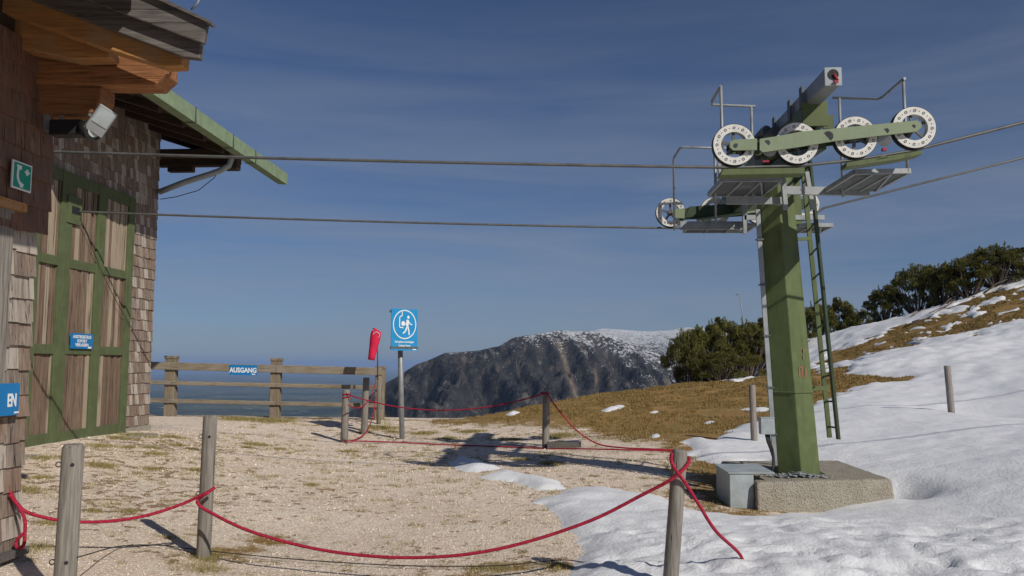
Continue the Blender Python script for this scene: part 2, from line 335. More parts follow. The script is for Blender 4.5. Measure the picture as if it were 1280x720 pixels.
def height(x, y):
    x = np.asarray(x, float); y = np.asarray(y, float)
    xc = np.clip(x, -30, 60); yc = np.clip(y, -10, 60); yb = np.interp(x, YBX, YBY); dy = np.maximum(0, y-yb)
    z = base_h(xc, np.minimum(yc, yb))
    z = z - np.where(x < 0, .9, .62)*dy*dy/(dy+np.where(x < 0, 1.0, 6.0))
    out = np.maximum(0, np.maximum(-30-x, np.maximum(x-60, -10-y))); z = z-.5*out*out/(out+20)
    z = z-.22*np.exp(-(((x-5.0)/.30)**2+((y-10.35)/.5)**2))
    rough = np.clip((y-17)/6, 0, 1)*np.clip((x+1)/3, 0, 1)
    z = z+(fbm(x*.9, y*.9, 3, 4)-.5)*.06+rough*((fbm(x*.8, y*.8, 5, 5)-.5)*.22+(fbm(x*2.6, y*2.6, 6, 3)-.5)*.10)
    return z
def G(px, py):
    d = ray(px, py); t = np.concatenate([np.arange(3, 30, .02), np.arange(30, 70, .1)])/d.y
    z = EYE.z+d.z*t; h = height(d.x*t, d.y*t); k = np.nonzero(z < h)[0]
    i = k[0] if len(k) else int(np.argmin(z-h)); return Vector((d.x*t[i], d.y*t[i], h[i]))
def GH(x, y): return float(height(np.array([x]), np.array([y]))[0])

def sdist(x, y, poly):       # signed distance, + inside
    p = np.array(poly); q = np.roll(p, -1, 0); d = np.full(x.shape, 1e18); ins = np.zeros(x.shape, bool)
    for (ax, ay), (bx, by) in zip(p, q):
        ex, ey = bx-ax, by-ay; t = np.clip(((x-ax)*ex+(y-ay)*ey)/(ex*ex+ey*ey+1e-12), 0, 1)
        d = np.minimum(d, (x-ax-t*ex)**2+(y-ay-t*ey)**2)
        c = ((ay > y) != (by > y)); with_ = ax+(y-ay)/(by-ay+1e-12)*ex; ins ^= c & (x < with_)
    return np.where(ins, 1, -1)*np.sqrt(d)
def gp(l): return [(lambda g: (g.x, g.y))(G(*q)) for q in l]
SNOW = gp([(671, 626), (701, 615), (751, 611), (834, 626), (868, 641), (930, 649), (1040, 641), (1116, 630)]) + [(4.62, 10.1), (4.72, 11.7), (3.9, 11.72), (3.3, 11.72)] + \
    gp([(958, 579), (905, 583), (868, 573), (846, 553), (868, 548), (903, 553), (912, 541), (935, 531), (965, 525), (1000, 512), (1035, 499), (1065, 486), (1142, 476), (1142, 471), (1085, 469), (1030, 466), (1000, 461), (965, 468), (918, 477)]) + \
    [(8.6, 36), (10, 50), (24, 55), (80, 55), (80, -15), (3, -15), (.9, 3)] + gp([(705, 719), (710, 703), (727, 693), (720, 675), (703, 656), (690, 640)])
PATCH = gp([(1010, 463), (1040, 442), (1090, 427), (1150, 402)]) + [(18.2, 36.5), (23.5, 37.5), (26, 33)] + gp([(1279, 392), (1215, 416), (1150, 424), (1130, 436), (1060, 452), (1045, 466)])
SMALL = [gp(q) for q in ([(562, 578), (578, 571), (600, 577), (628, 585), (600, 591), (575, 589)], [(598, 597), (628, 589), (660, 594), (702, 603), (702, 612), (668, 613), (645, 603), (615, 601)],
         [(752, 513), (765, 508), (782, 506), (775, 511), (758, 515)], [(630, 519), (640, 515), (650, 515), (642, 519)], [(812, 547), (820, 542), (828, 545), (818, 548)],
         [(925, 512), (955, 509), (975, 512), (950, 515)], [(812, 516), (822, 513), (826, 515), (818, 517)], [(880, 529), (890, 526), (894, 528), (884, 531)], [(905, 622), (925, 617), (930, 625), (905, 628)])]
def snow_t(x, y):
    sd = sdist(x, y, SNOW)+(fbm(x*2.2, y*2.2, 21, 4)-.5)*.5*np.clip(y/12, .4, 1.6)
    sp = sdist(x, y, PATCH); nn = .5+(fbm(x*2.1+y*.5, y*1.25, 31, 4, .6)-.5)*1.0+(fbm(x*.5, y*.4, 33, 2)-.5)*.35
    sd = np.where(sp > -1.2, np.minimum(sd, (nn-.59)*4.0+np.clip(.2-sp, -.1, 2.2)), sd)
    # warm crest sprinkled with grass
    for q in SMALL: sd = np.maximum(sd, sdist(x, y, q)+(fbm(x*4, y*4, 41, 3)-.5)*.18)
    t = .10*(1-np.exp(-np.maximum(sd, 0)*5))+np.minimum(sd, 0)*.25
    lump = (fbm(x*2.3, y*2.3, 51, 5, .55)-.5); near = np.clip((9.2-y)/2.6, 0, 1)
    t = t+np.clip(sd*3, 0, 1)*((lump*(.03+.06*near)+(fbm(x*5, y*5, 55, 5, .62)-.5)*.095*near+(fbm(x*3, y*3, 57, 4, .6)-.5)*.03)+(fbm(x*.35, y*.35, 61, 3)-.5)*.12*np.clip((y-10)/6, 0, 1))
    # trodden steps
    st = fbm(x*5.5, y*5.5, 71, 2)
    t = t-np.clip(sd*3, 0, 1)*near*np.clip((st-.58)*5, 0, 1)*.06
    return t
PIT = gp([(1105, 606), (1163, 612), (1168, 622), (1118, 630)])
TURF = gp([(540, 529), (650, 531), (720, 536), (775, 548), (828, 558), (850, 575), (845, 600), (880, 640), (945, 646), (1000, 620), (1100, 640), (1180, 630)]) + [(9, 9), (60, 2), (80, 50), (24, 60), (8, 50), (-.8, 30), (-1.2, 21.3)]
def turf_m(x, y):
    s = np.clip(sdist(x, y, TURF)/1.2*.5+.5, 0, 1)
    s = np.maximum(s, np.clip(.62-np.abs(y-20.2+.0*x)*1.2, 0, 1)*(x < 2))
    for px, py, r in ((300, 690, .5), (340, 676, .45), (620, 712, .4), (700, 706, .35), (250, 650, .1)):
        g = G(px, py); s = np.maximum(s, .62*np.exp(-((x-g.x)**2+(y-g.y)**2)/(r*r)))
    return s
def spaced(*segs):
    out = []
    for a, b, st in segs: out += list(np.arange(a, b-1e-6, st))
    out.append(segs[-1][1]); return np.array(out)
def grid_mesh(name, xs, ys, zf, mat, attrs=None, keep=None):
    X, Y = np.meshgrid(xs, ys); Z = zf(X, Y); v = np.c_[X.ravel(), Y.ravel(), Z.ravel()]; nx, ny = len(xs), len(ys)
    i = (np.arange(ny-1)[:, None]*nx+np.arange(nx-1)[None, :]).ravel(); f = np.c_[i, i+1, i+1+nx, i+nx]
    at = {k: fn(X, Y).ravel() for k, fn in (attrs or {}).items()}
    if keep is not None:
        kk = keep(X, Y, Z).ravel(); f = f[kk[f].any(1)]; used = np.unique(f); mp_ = np.full(len(v), -1); mp_[used] = np.arange(len(used)); v = v[used]; f = mp_[f]; at = {k: a[used] for k, a in at.items()}
    return np_mesh(name, v, f, mat, at)
gxs = spaced((-400, -60, 20), (-60, -16, 2), (-16, 32, .16), (32, 60, .6), (60, 400, 20)); gys = spaced((-300, -20, 20), (-20, 2, 1), (2, 50, .16), (50, 60, .4), (60, 120, 4), (120, 900, 30))
g_ = grid_mesh('ground', gxs, gys, height, M['ground'], {'turf': turf_m}); tag(g_, 'pale gravel plateau and brown turf hillside falling to the valley', 'ground', kind='structure')
_T = {}
def snow_z(x, y): _T['t'] = snow_t(x, y); return height(x, y)+_T['t']
sn = grid_mesh('snow', spaced((-1.6, 9, .055), (9, 40, .16), (40, 80, 1)), spaced((2.5, 14, .055), (14, 52, .16)), snow_z, M['snow'], None, lambda X, Y, Z: _T['t'] > -.04)
tag(sn, 'old trodden snow lying over the right hillside', 'snow', kind='structure')
vf = MB(); vf.add([(-250000, 500, -900), (250000, 500, -900), (250000, 330000, -900), (-250000, 330000, -900)], [(0, 1, 2, 3)]); tag(vf.build('valley_floor', M['valley']), 'hazy valley floor with fields and villages far below', 'valley', kind='structure')

# mountains
def crest(pts, D):
    xs = [P(px, py, D).x for px, py in pts]; zs = [P(px, py, D).z for px, py in pts]; return np.array(xs), np.array(zs)
cx, cz = crest([(330, 590), (400, 540), (440, 512), (480, 480), (520, 456), (557, 440), (600, 437), (625, 432), (642, 422), (700, 412), (720, 413), (745, 414), (768, 419), (792, 429), (808, 438), (841, 446), (900, 456), (1000, 470), (1150, 500), (1300, 540)], 4500)
def mz(X, Y):
    c = np.interp(X, cx, cz); d = (Y-4500); rid = fbm(X/330, Y/700, 81, 6, .55)
    gul = np.abs(fbm(X/230+Y/700, Y/1100, 91, 6, .6)-.5)*2; g2 = np.abs(fbm(X/85+Y/260, Y/380, 93, 4, .6)-.5)*2
    front = np.clip(-d, 0, None); back = np.clip(d, 0, None)
    z = c-front*.52-back*.45-np.clip(front/300, 0, 1)*(gul*300+g2*70+(rid-.5)*170-60)+(fbm(X/110, Y/110, 95, 6, .65)-.5)*48*np.clip(.35+front/300, 0, 1)
    return np.maximum(z, -905)
def scree(X, Y):
    c = 0
    for (pa, pb, wd) in (((697, 425), (722, 505), 11), ((742, 462), (747, 482), 5)):
        z = mz(X, Y); px = 640+X/Y*1000; py = 455-(z-1.6)/Y*1000; t = np.clip((py-pa[1])/(pb[1]-pa[1]), 0, 1)
        xx = pa[0]+(pb[0]-pa[0])*t; cc = np.exp(-((px-xx)/(wd*.3*(.5+.7*vnoise(X/40, Y/40, 5))))**2)*(py > pa[1])*(py < pb[1]+8); c = np.maximum(c, cc)
    return c
m1 = grid_mesh('mountain', np.linspace(-1900, 3600, 420), np.linspace(2300, 6500, 300), mz, M['mtn'], {'scree': scree}); tag(m1, 'dark wooded mountain with snow flecked crest', 'mountain', kind='structure')
cx2, cz2 = crest([(200, 620), (560, 480), (640, 436), (690, 425), (735, 414), (752, 410), (775, 412), (800, 414), (835, 413), (858, 409), (885, 411), (920, 413), (1000, 420), (1200, 440), (1400, 450)], 8500)
def mz2(X, Y):
    c = np.interp(X, cx2, cz2); d = Y-8500; z = c-np.clip(-d, 0, None)*(.20+.16*fbm(X/500, Y/500, 7, 4))-np.clip(d, 0, None)*.4+(fbm(X/300, Y/300, 101, 6, .6)-.5)*90*np.clip(.15-d/900, 0, 1)
    return np.maximum(z, -905)
m2 = grid_mesh('mountain_range', np.linspace(-2500, 7000, 300), np.linspace(5600, 10500, 160), mz2, M['mtn2'], {'scree': lambda X, Y: X*0}); tag(m2, 'far snow covered mountain plateau behind the wooded one', 'mountain', kind='structure')

# ------------------------------------------------------------------ haze
hz = MB(); hz.hexa([(-260000, -600, -912), (260000, -600, -912), (260000, 335000, -912), (-260000, 335000, -912), (-260000, -600, 420), (260000, -600, 420), (260000, 335000, 420), (-260000, 335000, 420)])
hm = bpy.data.materials.new('haze_air'); hm.use_nodes = True; t = hm.node_tree; t.nodes.remove(t.nodes['Principled BSDF']); pv = t.nodes.new('ShaderNodeVolumePrincipled')
pv.inputs['Color'].default_value = (.42, .60, .95, 1); pv.inputs['Density'].default_value = 2.0e-5; pv.inputs['Anisotropy'].default_value = 0
t.links.new(pv.outputs[0], t.nodes['Material Output'].inputs['Volume'])
tag(hz.build('haze', hm), 'thin blue haze over the valley', 'haze', kind='stuff')

# ------------------------------------------------------------------ text helper
def text_mesh(txt, size, mat, name, parent, origin, X, Yv, align='CENTER', bold=.0, squeeze=1.0):
    cu = bpy.data.curves.new('t', 'FONT'); cu.body = txt; cu.size = size; cu.align_x = align; cu.align_y = 'CENTER'; cu.extrude = .001; cu.offset = bold; cu.resolution_u = 3
    to = bpy.data.objects.new('t', cu); me = bpy.data.meshes.new_from_object(to); bpy.data.objects.remove(to)
    X = X.normalized(); Yv = Yv.normalized(); Z = X.cross(Yv)
    me.transform(Matrix(((X.x*squeeze, Yv.x, Z.x, origin.x), (X.y*squeeze, Yv.y, Z.y, origin.y), (X.z*squeeze, Yv.z, Z.z, origin.z), (0, 0, 0, 1))))
    me.name = name; me.materials.clear(); me.materials.append(mat); o = bpy.data.objects.new(name, me); COL.objects.link(o)
    o.parent = parent; o.matrix_parent_inverse = Matrix.Translation(-wloc(parent)); return o
UP = Vector((0, 0, 1))

# ------------------------------------------------------------------ lift station hut (set back)
WS = .05; WA = -7.415; VD = Vector((WS, 1, 0)).normalized(); UD = Vector((1, -WS, 0)).normalized()
def on_wall(px, py, a=WA):
    d = ray(px, py); t = a/(d.x-WS*d.y); return EYE+d*t
def WP(Y, z, off=0, a=WA): return Vector((a+WS*Y, Y, z))+UD*off
hut = empty('lift_station', (-8.5, 12, .4), 'brown shingled lift station set back at the left with a tall green framed plank door', 'building')
YE = on_wall(192, 400).y; ZB, ZT = .40, 6.05
b = MB(); back = 5.5
def wall_block(b, y0, y1, z0, z1, a=WA, th=5.5, off=-.03):
    p = [WP(y0, z0, off, a), WP(y1, z0, off, a), WP(y1, z0, off-th, a), WP(y0, z0, off-th, a)]
    b.hexa([*p, *[q+UP*(z1-z0) for q in p]])
wall_block(b, 7.2, YE-.02, ZB-.6, ZT); b.build('wall', M['wood_soffit'], hut)
dy0 = on_wall(22, 500).y; dy1 = on_wall(158, 400).y; dz0 = on_wall(150, 541).z; dz1 = on_wall(160, 246).z
def shingles(mat, parent, y0, y1, z0, z1, a=WA, rh=.19, off=-.03, hole=None, wmin=.07, wmax=.15, flare=0, name='shingle_cladding', seed=1):
    rs = random.Random(seed); b = MB(); z = z0; row = 0
    while z < z1-.02:
        y = y0-rs.random()*.1
        while y < y1:
            wd = rs.uniform(wmin, wmax); ya = max(y, y0); yb = min(y+wd-.004, y1+rs.uniform(-.004, .012))
            zt = min(z+rh*1.15, z1); jz = rs.uniform(-.012, .008); o2 = rs.uniform(.022, .034); 
            zm = z+rh/2
            if yb-ya > .02 and not (hole and hole[0] < (ya+yb)/2 < hole[1] and hole[2] < zm < hole[3]):
                zb = z+jz; p0, p1 = WP(ya, zb, off, a), WP(yb, zb, off, a); q0, q1 = WP(ya, zb, off+o2, a), WP(yb, zb, off+o2, a)
                r0, r1 = WP(ya, zt, off, a), WP(yb, zt, off, a); s0, s1 = WP(ya, zt, off+.008, a), WP(yb, zt, off+.008, a)
                b.hexa([q0, q1, p1, p0, s0, s1, r1, r0], rs.random())
            y += wd
        z += rh; row += 1
    return b.build(name, mat, parent)
shingles(M['shingle'], hut, 7.5, YE, ZB+.1, ZT, hole=(dy0-.1, dy1+.03, -1, dz1+.06))
# end wall shingles (faces away from camera, seen from the side)
b = MB()
for i in range(29):
    z = ZB+.1+i*.19; x = -.03
    while x > -5.4:
        wd = random.uniform(.08, .16); c = WP(YE, z+.1, x-wd/2); b.box(c+VD*.008, (wd-.004, .03, .21), (UD, VD, (UP+VD*-.08).normalized())); x -= wd
b.build('end_wall_cladding', M['shingle'], hut)
b = MB(); wall_block(b, 7.2, YE+.03, ZB-.6, ZB+.09, off=.02); b.build('plinth', M['concrete'], hut)
b = MB(); b.hexa([WP(7.2, .20, -.1), WP(7.2, .20, .62), WP(dy1+.05, .30, .62), WP(dy1+.05, .30, -.1), WP(7.2, .405, -.1), WP(7.2, .385, .62), WP(dy1+.05, .415, .62), WP(dy1+.05, .43, -.1)])
b.build('threshold', M['concrete'], hut, bevel=.01)
# door
door = bpy.data.objects.new('plank_door', None); COL.objects.link(door); door.location = WP(dy0, dz0)-hut.location; door.parent = hut
def yat(px, py=400): return on_wall(px, py).y
rails = [(dz0, dz0+.17)]; 
zl = on_wall(110, 438).z; zm = on_wall(110, 335).z
rails += [(zl-.07, zl+.07), (zm-.07, zm+.07), (dz1-.18, dz1)]
stiles = [(dy0, yat(38)), (yat(63.5), yat(78)), (yat(111), yat(121)), (yat(150.5), dy1)]
b = MB(); y = dy0; i = 0
while y < dy1-.03:
    wd = random.uniform(.055, .12); o2 = random.choice([0, .014, .028]); yb = min(y+wd-.014, dy1-.01)
    for k in range(3):
        z0 = rails[k][1]-.05; z1 = rails[k+1][0]+.05
        # leave the rope opening free
        c = WP((y+yb)/2, (z0+z1)/2, .01+o2); b.box(c, (.03, yb-y, z1-z0), (UD, VD, UP))
    y += wd
b.build('plank_panel', M['plank'], door)
b = MB()
for a_, c_ in stiles: b.box(WP((a_+c_)/2, (dz0+dz1)/2, .045), (.07, c_-a_, dz1-dz0), (UD, VD, UP))
b.build('stile', M['green_door'], door, bevel=.006, split=True)
b = MB()
for a_, c_ in rails:
    for k in range(3): b.box(WP((stiles[k][1]+stiles[k+1][0])/2, (a_+c_)/2, .043), (.062, stiles[k+1][0]-stiles[k][1]-.002, c_-a_), (UD, VD, UP))
b.build('rail', M['green_door'], door, bevel=.006, split=True)
hp = on_wall(86, 263); b = MB(); b.box(WP(hp.y, hp.z, .09), (.02, .36, .42), (UD, VD, UP)); b.build('rope_guide_plate', M['green_door'], door)
b = MB(); b.box(WP(hp.y+.02, hp.z, .103), (.008, .20, .11), (UD, VD, UP)); b.build('rope_opening', M['black'], door)
b = MB(); q0 = on_wall(92, 272); q1 = on_wall(156, 408); b.tube([WP(q0.y+(q1.y-q0.y)*t, q0.z+(q1.z-q0.z)*t-.12*math.sin(PI*t), .11) for t in np.linspace(0, 1, 9)], .005, 6); b.build('hanging_cord', M['black'], door)
# roof
ye = lambda px, a: a/((px-640)/1000.0-WS)  # forward distance where the eave line meets a column
EO = 1.45; EZ = 5.56; slope = .34
b = MB(); y0, y1 = 7.0, 15.55
def RP(Y, o, dz=0): return WP(Y, EZ+dz+(EO-o)*slope, o)
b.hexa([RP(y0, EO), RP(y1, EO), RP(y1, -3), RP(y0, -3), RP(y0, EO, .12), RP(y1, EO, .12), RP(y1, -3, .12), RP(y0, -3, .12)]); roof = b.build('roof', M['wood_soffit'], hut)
b = MB(); yy = y0+.2; 
while yy < y1: b.hexa([RP(yy, EO-.05, -.13), RP(yy+.1, EO-.05, -.13), RP(yy+.1, -.2, -.15), RP(yy, -.2, -.15), RP(yy, EO-.05, -.003), RP(yy+.1, EO-.05, -.003), RP(yy+.1, -.2, -.003), RP(yy, -.2, -.003)]); yy += .8
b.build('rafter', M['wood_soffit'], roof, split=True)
b = MB(); za = P(250, 208, YE+.3).z
b.box(WP(YE+.28, za+.06, .58), (1.5, .16, .16), (UD, VD, UP)); b.box(WP(YE+.28, za-.06, .28), (.5, .14, .13), (UD, VD, UP)); b.box(WP(YE+.26, za+.02, 1.28), (.28, .2, .24), (UD, (VD), UP)); b.box(WP(YE+.2, za+.2, .5), (1.6, .3, .16), (UD, VD, UP)); b.build('cantilever_beam', M['wood_soffit'], roof, bevel=.02, split=True)
gt = MB(); g0, g1 = 10.2, ye(346, WA+EO)
def GB(Y, o, z): return WP(Y, EZ+z, EO+o)
pr = [(-.02, .0), (.13, -.02), (.15, .20), (.17, .20), (.165, -.04), (-.03, -.03), (-.03, .2), (-.02, .2)]
pl = [GB(g0, *q) for q in pr]; gt.prism(pl, GB(g1, 0, 0)-GB(g0, 0, 0)); gut = gt.build('gutter', M['green_gutter'], hut)
b = MB()
for px in (163, 235, 284, 313): 
    Yq = ye(px, WA+EO+.15); b.prism([GB(Yq, *q) for q in ((-.04, .21), (.18, .21), (.19, -.055), (-.04, -.05), (-.04, -.045), (.18, -.045), (.17, .205), (-.04, .205))], VD*.02)
b.build('gutter_bracket', M['galv_dark'], gut, split=True)
b = MB(); pp = [P(290, 190, 14.9), P(289, 199, 14.9), P(286, 207, 14.88), P(276, 213, 14.85), P(262, 218, 14.83), P(230, 228, 14.8), P(199, 240, YE-.03)]; b.tube(pp, .055, 12); b.build('downpipe', M['lid'], hut)
b = MB(); b.tube([P(286, 176, 14.9), P(281, 200, 14.9), P(268, 222, 14.85), P(248, 238, 14.8), P(220, 246, 14.8), P(200, 249, YE)], .008, 5); b.build('drip_wire', M['black'], hut)
b = MB(); b.tube([P(180, 432, YE+.02), P(178, 545, YE+.02)], .022, 6); b.build('lightning_rod', M['black'], hut)
b = MB(); b.box(P(172, 534, YE-.12), (.05, .12, .28), (UD, VD, UP)); b.build('ground_lead', M['green_gutter'], hut)
# sign on the door
ds = empty('door_sign', on_wall(94, 426), 'small blue three-line notice screwed to the green plank door', 'sign')
s0, s1 = on_wall(80, 426).y, on_wall(108, 426).y; sz0, sz1 = on_wall(94, 436).z, on_wall(94, 417).z; c = WP((s0+s1)/2, (sz0+sz1)/2, .10)
b = MB(); b.box(c, (.012, s1-s0, sz1-sz0), (UD, VD, UP)); b.build('panel', M['blue'], ds)
hh = sz1-sz0
for t_, k_, sq in (('AUSSTIEGSSTELLE', .27, .8), ('SOFORT', .0, .9), ('VERLASSEN', -.26, .9)): text_mesh(t_, hh*.27, M['sign_white'], 'lettering', ds, c+UD*.008+UP*hh*k_, VD, UP, bold=.002, squeeze=sq*1.2)
b = MB(); b.box(c+UD*.007+VD*(s1-s0)*.36-UP*hh*.41, (.003, .09, .03), (UD, VD, UP)); b.build('maker_mark', M['sign_white'], ds)

# ------------------------------------------------------------------ near building
NA = -3.907
nb = empty('entrance_building', (-4.5, 5, .1), 'dark shingled building corner cut by the left edge with a projecting timber roof', 'building')
YC = 6.12
def NW(px, py): return on_wall(px, py, NA)
b = MB(); wall_block(b, 1.0, YC-.07, -.5, 4.3, a=NA, th=4, off=-.05); b.build('wall', M['wood_soffit'], nb)
zstep = NW(45, 292).z
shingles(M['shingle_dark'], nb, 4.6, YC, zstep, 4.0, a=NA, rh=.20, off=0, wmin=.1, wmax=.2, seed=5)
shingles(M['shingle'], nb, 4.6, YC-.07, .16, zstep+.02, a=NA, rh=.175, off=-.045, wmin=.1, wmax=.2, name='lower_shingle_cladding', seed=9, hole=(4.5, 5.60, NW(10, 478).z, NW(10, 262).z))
ya, yb = 4.6, NW(9, 400).y; zb_, zt_ = NW(10, 479).z, NW(10, 262).z
b = MB(); y = ya
while y < yb-.02:
    wd = .16; b.box(WP(min(y+wd/2, yb), (zb_+zt_)/2, -.005, NA), (.05, wd-.006, zt_-zb_), (UD, VD, UP)); y += wd
b.build('grey_jamb_board', M['wood_grey'], nb); b = MB(); b.box(WP((ya+yb)/2+.02, zt_+.03, .02, NA), (.1, yb-ya+.05, .06), (UD, VD, UP)); b.build('lintel', M['wood_orange'], nb)
b = MB(); b.box(WP(5.3, .24, .02, NA), (.06, 1.5, .05), (UD, VD, UP)); b.build('base_rail', M['wood_grey_x'], nb)
rf = bpy.data.objects.new('timber_roof', None); COL.objects.link(rf); rf.parent = nb
def fb(name, mat, poly, Y, th, bevel=.008):
    b = MB(); b.prism([P(x, y, Y) for x, y in poly], VD*th); return b.build(name, mat, rf, bevel=bevel)
fb('barge_board', M['wood_grey_x'], [(-60, -110), (190, -6), (259, 25), (254, 54), (225, 44), (110, 0), (-60, -67)], 5.40, .05)
fb('barge_board', M['wood_grey_x'], [(-60, -72), (118, 0), (251, 54), (249, 73), (229, 71), (45, 1), (-60, -38)], 5.47, .06)
fb('cap_board', M['wood_grey_x'], [(-60, -116), (190, -9), (263, 26), (262, 29), (190, -4), (-60, -111)], 5.36, .09, 0)
fb('verge_rafter', M['wood_orange'], [(-60, -48), (40, -6), (229, 63), (227, 82), (205, 83), (130, 60), (0, 14), (-60, -8)], 5.56, .12)
fb('verge_rafter', M['wood_orange'], [(-60, -6), (0, 10), (137, 58), (137, 72), (90, 73), (0, 56), (-60, 44)], 5.70, .14)
fb('corbel_beam', M['wood_brown'], [(20, 68), (110, 62), (207, 75), (208, 93), (193, 107), (125, 106), (20, 104)], 5.88, .20, .012)
fb('corbel_beam', M['wood_brown'], [(20, 105), (115, 105), (127, 107), (126, 122), (115, 141), (20, 139)], 5.92, .20, .012)
b = MB()   # unseen roof deck, added to shade the corner, on towards the viewer, above the picture
def DP(x, y, z): return Vector((x, y, z))
zt = 4.14
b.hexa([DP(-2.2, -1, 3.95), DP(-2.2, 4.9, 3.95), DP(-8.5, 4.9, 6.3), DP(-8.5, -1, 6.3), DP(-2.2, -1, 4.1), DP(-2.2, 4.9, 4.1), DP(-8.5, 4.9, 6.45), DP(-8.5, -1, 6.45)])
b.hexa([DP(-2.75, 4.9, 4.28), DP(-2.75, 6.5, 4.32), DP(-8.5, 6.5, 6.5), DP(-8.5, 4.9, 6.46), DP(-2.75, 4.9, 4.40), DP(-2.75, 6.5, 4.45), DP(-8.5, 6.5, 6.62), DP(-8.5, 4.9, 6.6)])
b.hexa([DP(-2.62, 4.905, 4.12), DP(-2.62, 5.34, 4.12), DP(-8.5, 5.34, 6.3), DP(-8.5, 4.905, 6.3), DP(-2.62, 4.905, 4.25), DP(-2.62, 5.34, 4.25), DP(-8.5, 5.34, 6.45), DP(-8.5, 4.905, 6.45)])  # strip added to close the gap where sun reached the verge timbers
b.build('shade_roof_deck', M['wood_soffit'], rf)
b = MB(); b.tube([P(239, 12, 5.5), P(247, 4, 5.5), P(252, -8, 5.5)], .008, 5); b.build('loose_wire', M['galv'], rf)
# phone sign
ps = empty('emergency_phone_sign', NW(17, 220), 'square green sign with white telephone handset on the dark shingles', 'sign')
y0_, y1_ = NW(5, 220).y, NW(30, 220).y; z1_, z0_ = NW(17, 203).z, NW(17, 238).z; c = WP((y0_+y1_)/2, (z0_+z1_)/2, .055, NA); W_, H_ = y1_-y0_, z1_-z0_
b = MB(); b.box(c, (.01, W_, H_), (UD, VD, UP)); b.build('panel', M['sign_white'], ps)
b = MB(); b.box(c+UD*.007, (.004, W_*.86, H_*.88), (UD, VD, UP)); b.build('green_field', M['green_sign'], ps)
def flat(b, pts, c, X, Yv, N, t=.002): b.prism([c+X*x+Yv*y for x, y in pts], N*t)
b = MB(); cc = c+UD*.010
path = [(-.22, .30), (-.26, .12), (-.26, -.05), (-.2, -.2), (-.08, -.33)]
for (x0, y0q), (x1, y1q) in zip(path[:-1], path[1:]): b.bar(cc+VD*x0*W_+UP*y0q*H_, cc+VD*x1*W_+UP*y1q*H_, .10*W_, .003, up=UD)
flat(b, [(-.34*W_, .36*H_), (-.08*W_, .36*H_), (-.08*W_, .22*H_), (-.28*W_, .22*H_)], cc, VD, UP, UD); flat(b, [(-.12*W_, -.22*H_), (.06*W_, -.28*H_), (.02*W_, -.40*H_), (-.12*W_, -.42*H_)], cc, VD, UP, UD)
flat(b, [(.16*W_, .3*H_), (.26*W_, .3*H_), (.26*W_, .08*H_), (.16*W_, .08*H_)], cc, VD, UP, UD); flat(b, [(.08*W_, .22*H_), (.34*W_, .22*H_), (.34*W_, .15*H_), (.08*W_, .15*H_)], cc+UD*.001, VD, UP, UD)
b.build('handset_symbol', M['sign_white'], ps)
es = empty('wall_sign', NW(8, 498), 'blue sign ending in white letters EN at the left edge, on the shingled pillar', 'sign')
y0_, y1_ = NW(-16, 498).y, NW(18, 498).y; z1_, z0_ = NW(9, 479).z, NW(9, 519).z; c = WP((y0_+y1_)/2, (z0_+z1_)/2, .03, NA); W_, H_ = y1_-y0_, z1_-z0_
b = MB(); b.box(c, (.012, W_, H_), (UD, VD, UP)); b.build('panel', M['blue'], es)
text_mesh('EN', H_*.55, M['sign_white'], 'lettering', es, c+UD*.008+VD*W_*.22-UP*H_*.05, VD, UP, bold=.004, squeeze=.62)
b = MB(); b.box(c+UD*.007+VD*W_*.42-UP*H_*.42, (.002, .05, .012), (UD, VD, UP)); b.build('maker_mark', M['sign_white'], es)
# lamps under the corbel
bl = empty('security_camera', P(88, 160, 5.95), 'black cylindrical camera hanging under the brown corbel beam', 'camera')
b = MB(); b.box(P(86, 161, 6.0), (.25, .11, .12), (UD, VD, UP)); b.build('body', M['black'], bl, bevel=.01)
a0, a1 = P(104, 161, 5.97), P(117, 164, 5.90); b = MB(); b.tube([a0, a1], [.055, .072], 16); b.build('lens_hood', M['black'], bl)
b = MB(); b.tube([a1, a1+(a1-a0)*.05], .045, 16); b.build('lens', M['glass'], bl)
b = MB(); b.bar(P(77, 140, 6.0), P(77, 157, 6.0), .02, .03); b.box(P(58, 152, 6.0), (.03, .05, .15), (UD, VD, UP)); b.build('bracket', M['galv'], bl, split=True)
fl = empty('floodlight', P(125, 150, 5.9), 'white tilted floodlight beside the black camera under the roof', 'lamp')
A = P(123, 137, 5.9); B_ = P(124, 169, 5.9); ax1 = (P(137, 139, 5.9)-P(118, 166, 5.9)).normalized(); ax2 = (UD+VD*-1.0).normalized(); ax2 = (ax2-ax1*ax2.dot(ax1)).normalized(); ax3 = ax1.cross(ax2); cF = P(126, 151, 5.9)
b = MB(); b.box(cF, (.22, .05, .14), (ax1, ax2, ax3)); b.build('housing', M['galv'], fl, bevel=.008)
b = MB(); b.box(cF+ax2*.028+ax1*.03, (.125, .008, .115), (ax1, ax2, ax3)); b.build('glass_pane', M['lid'], fl)
b = MB(); b.bar(P(112, 143, 5.92), cF, .02, .02); b.build('bracket', M['galv'], fl, split=True)

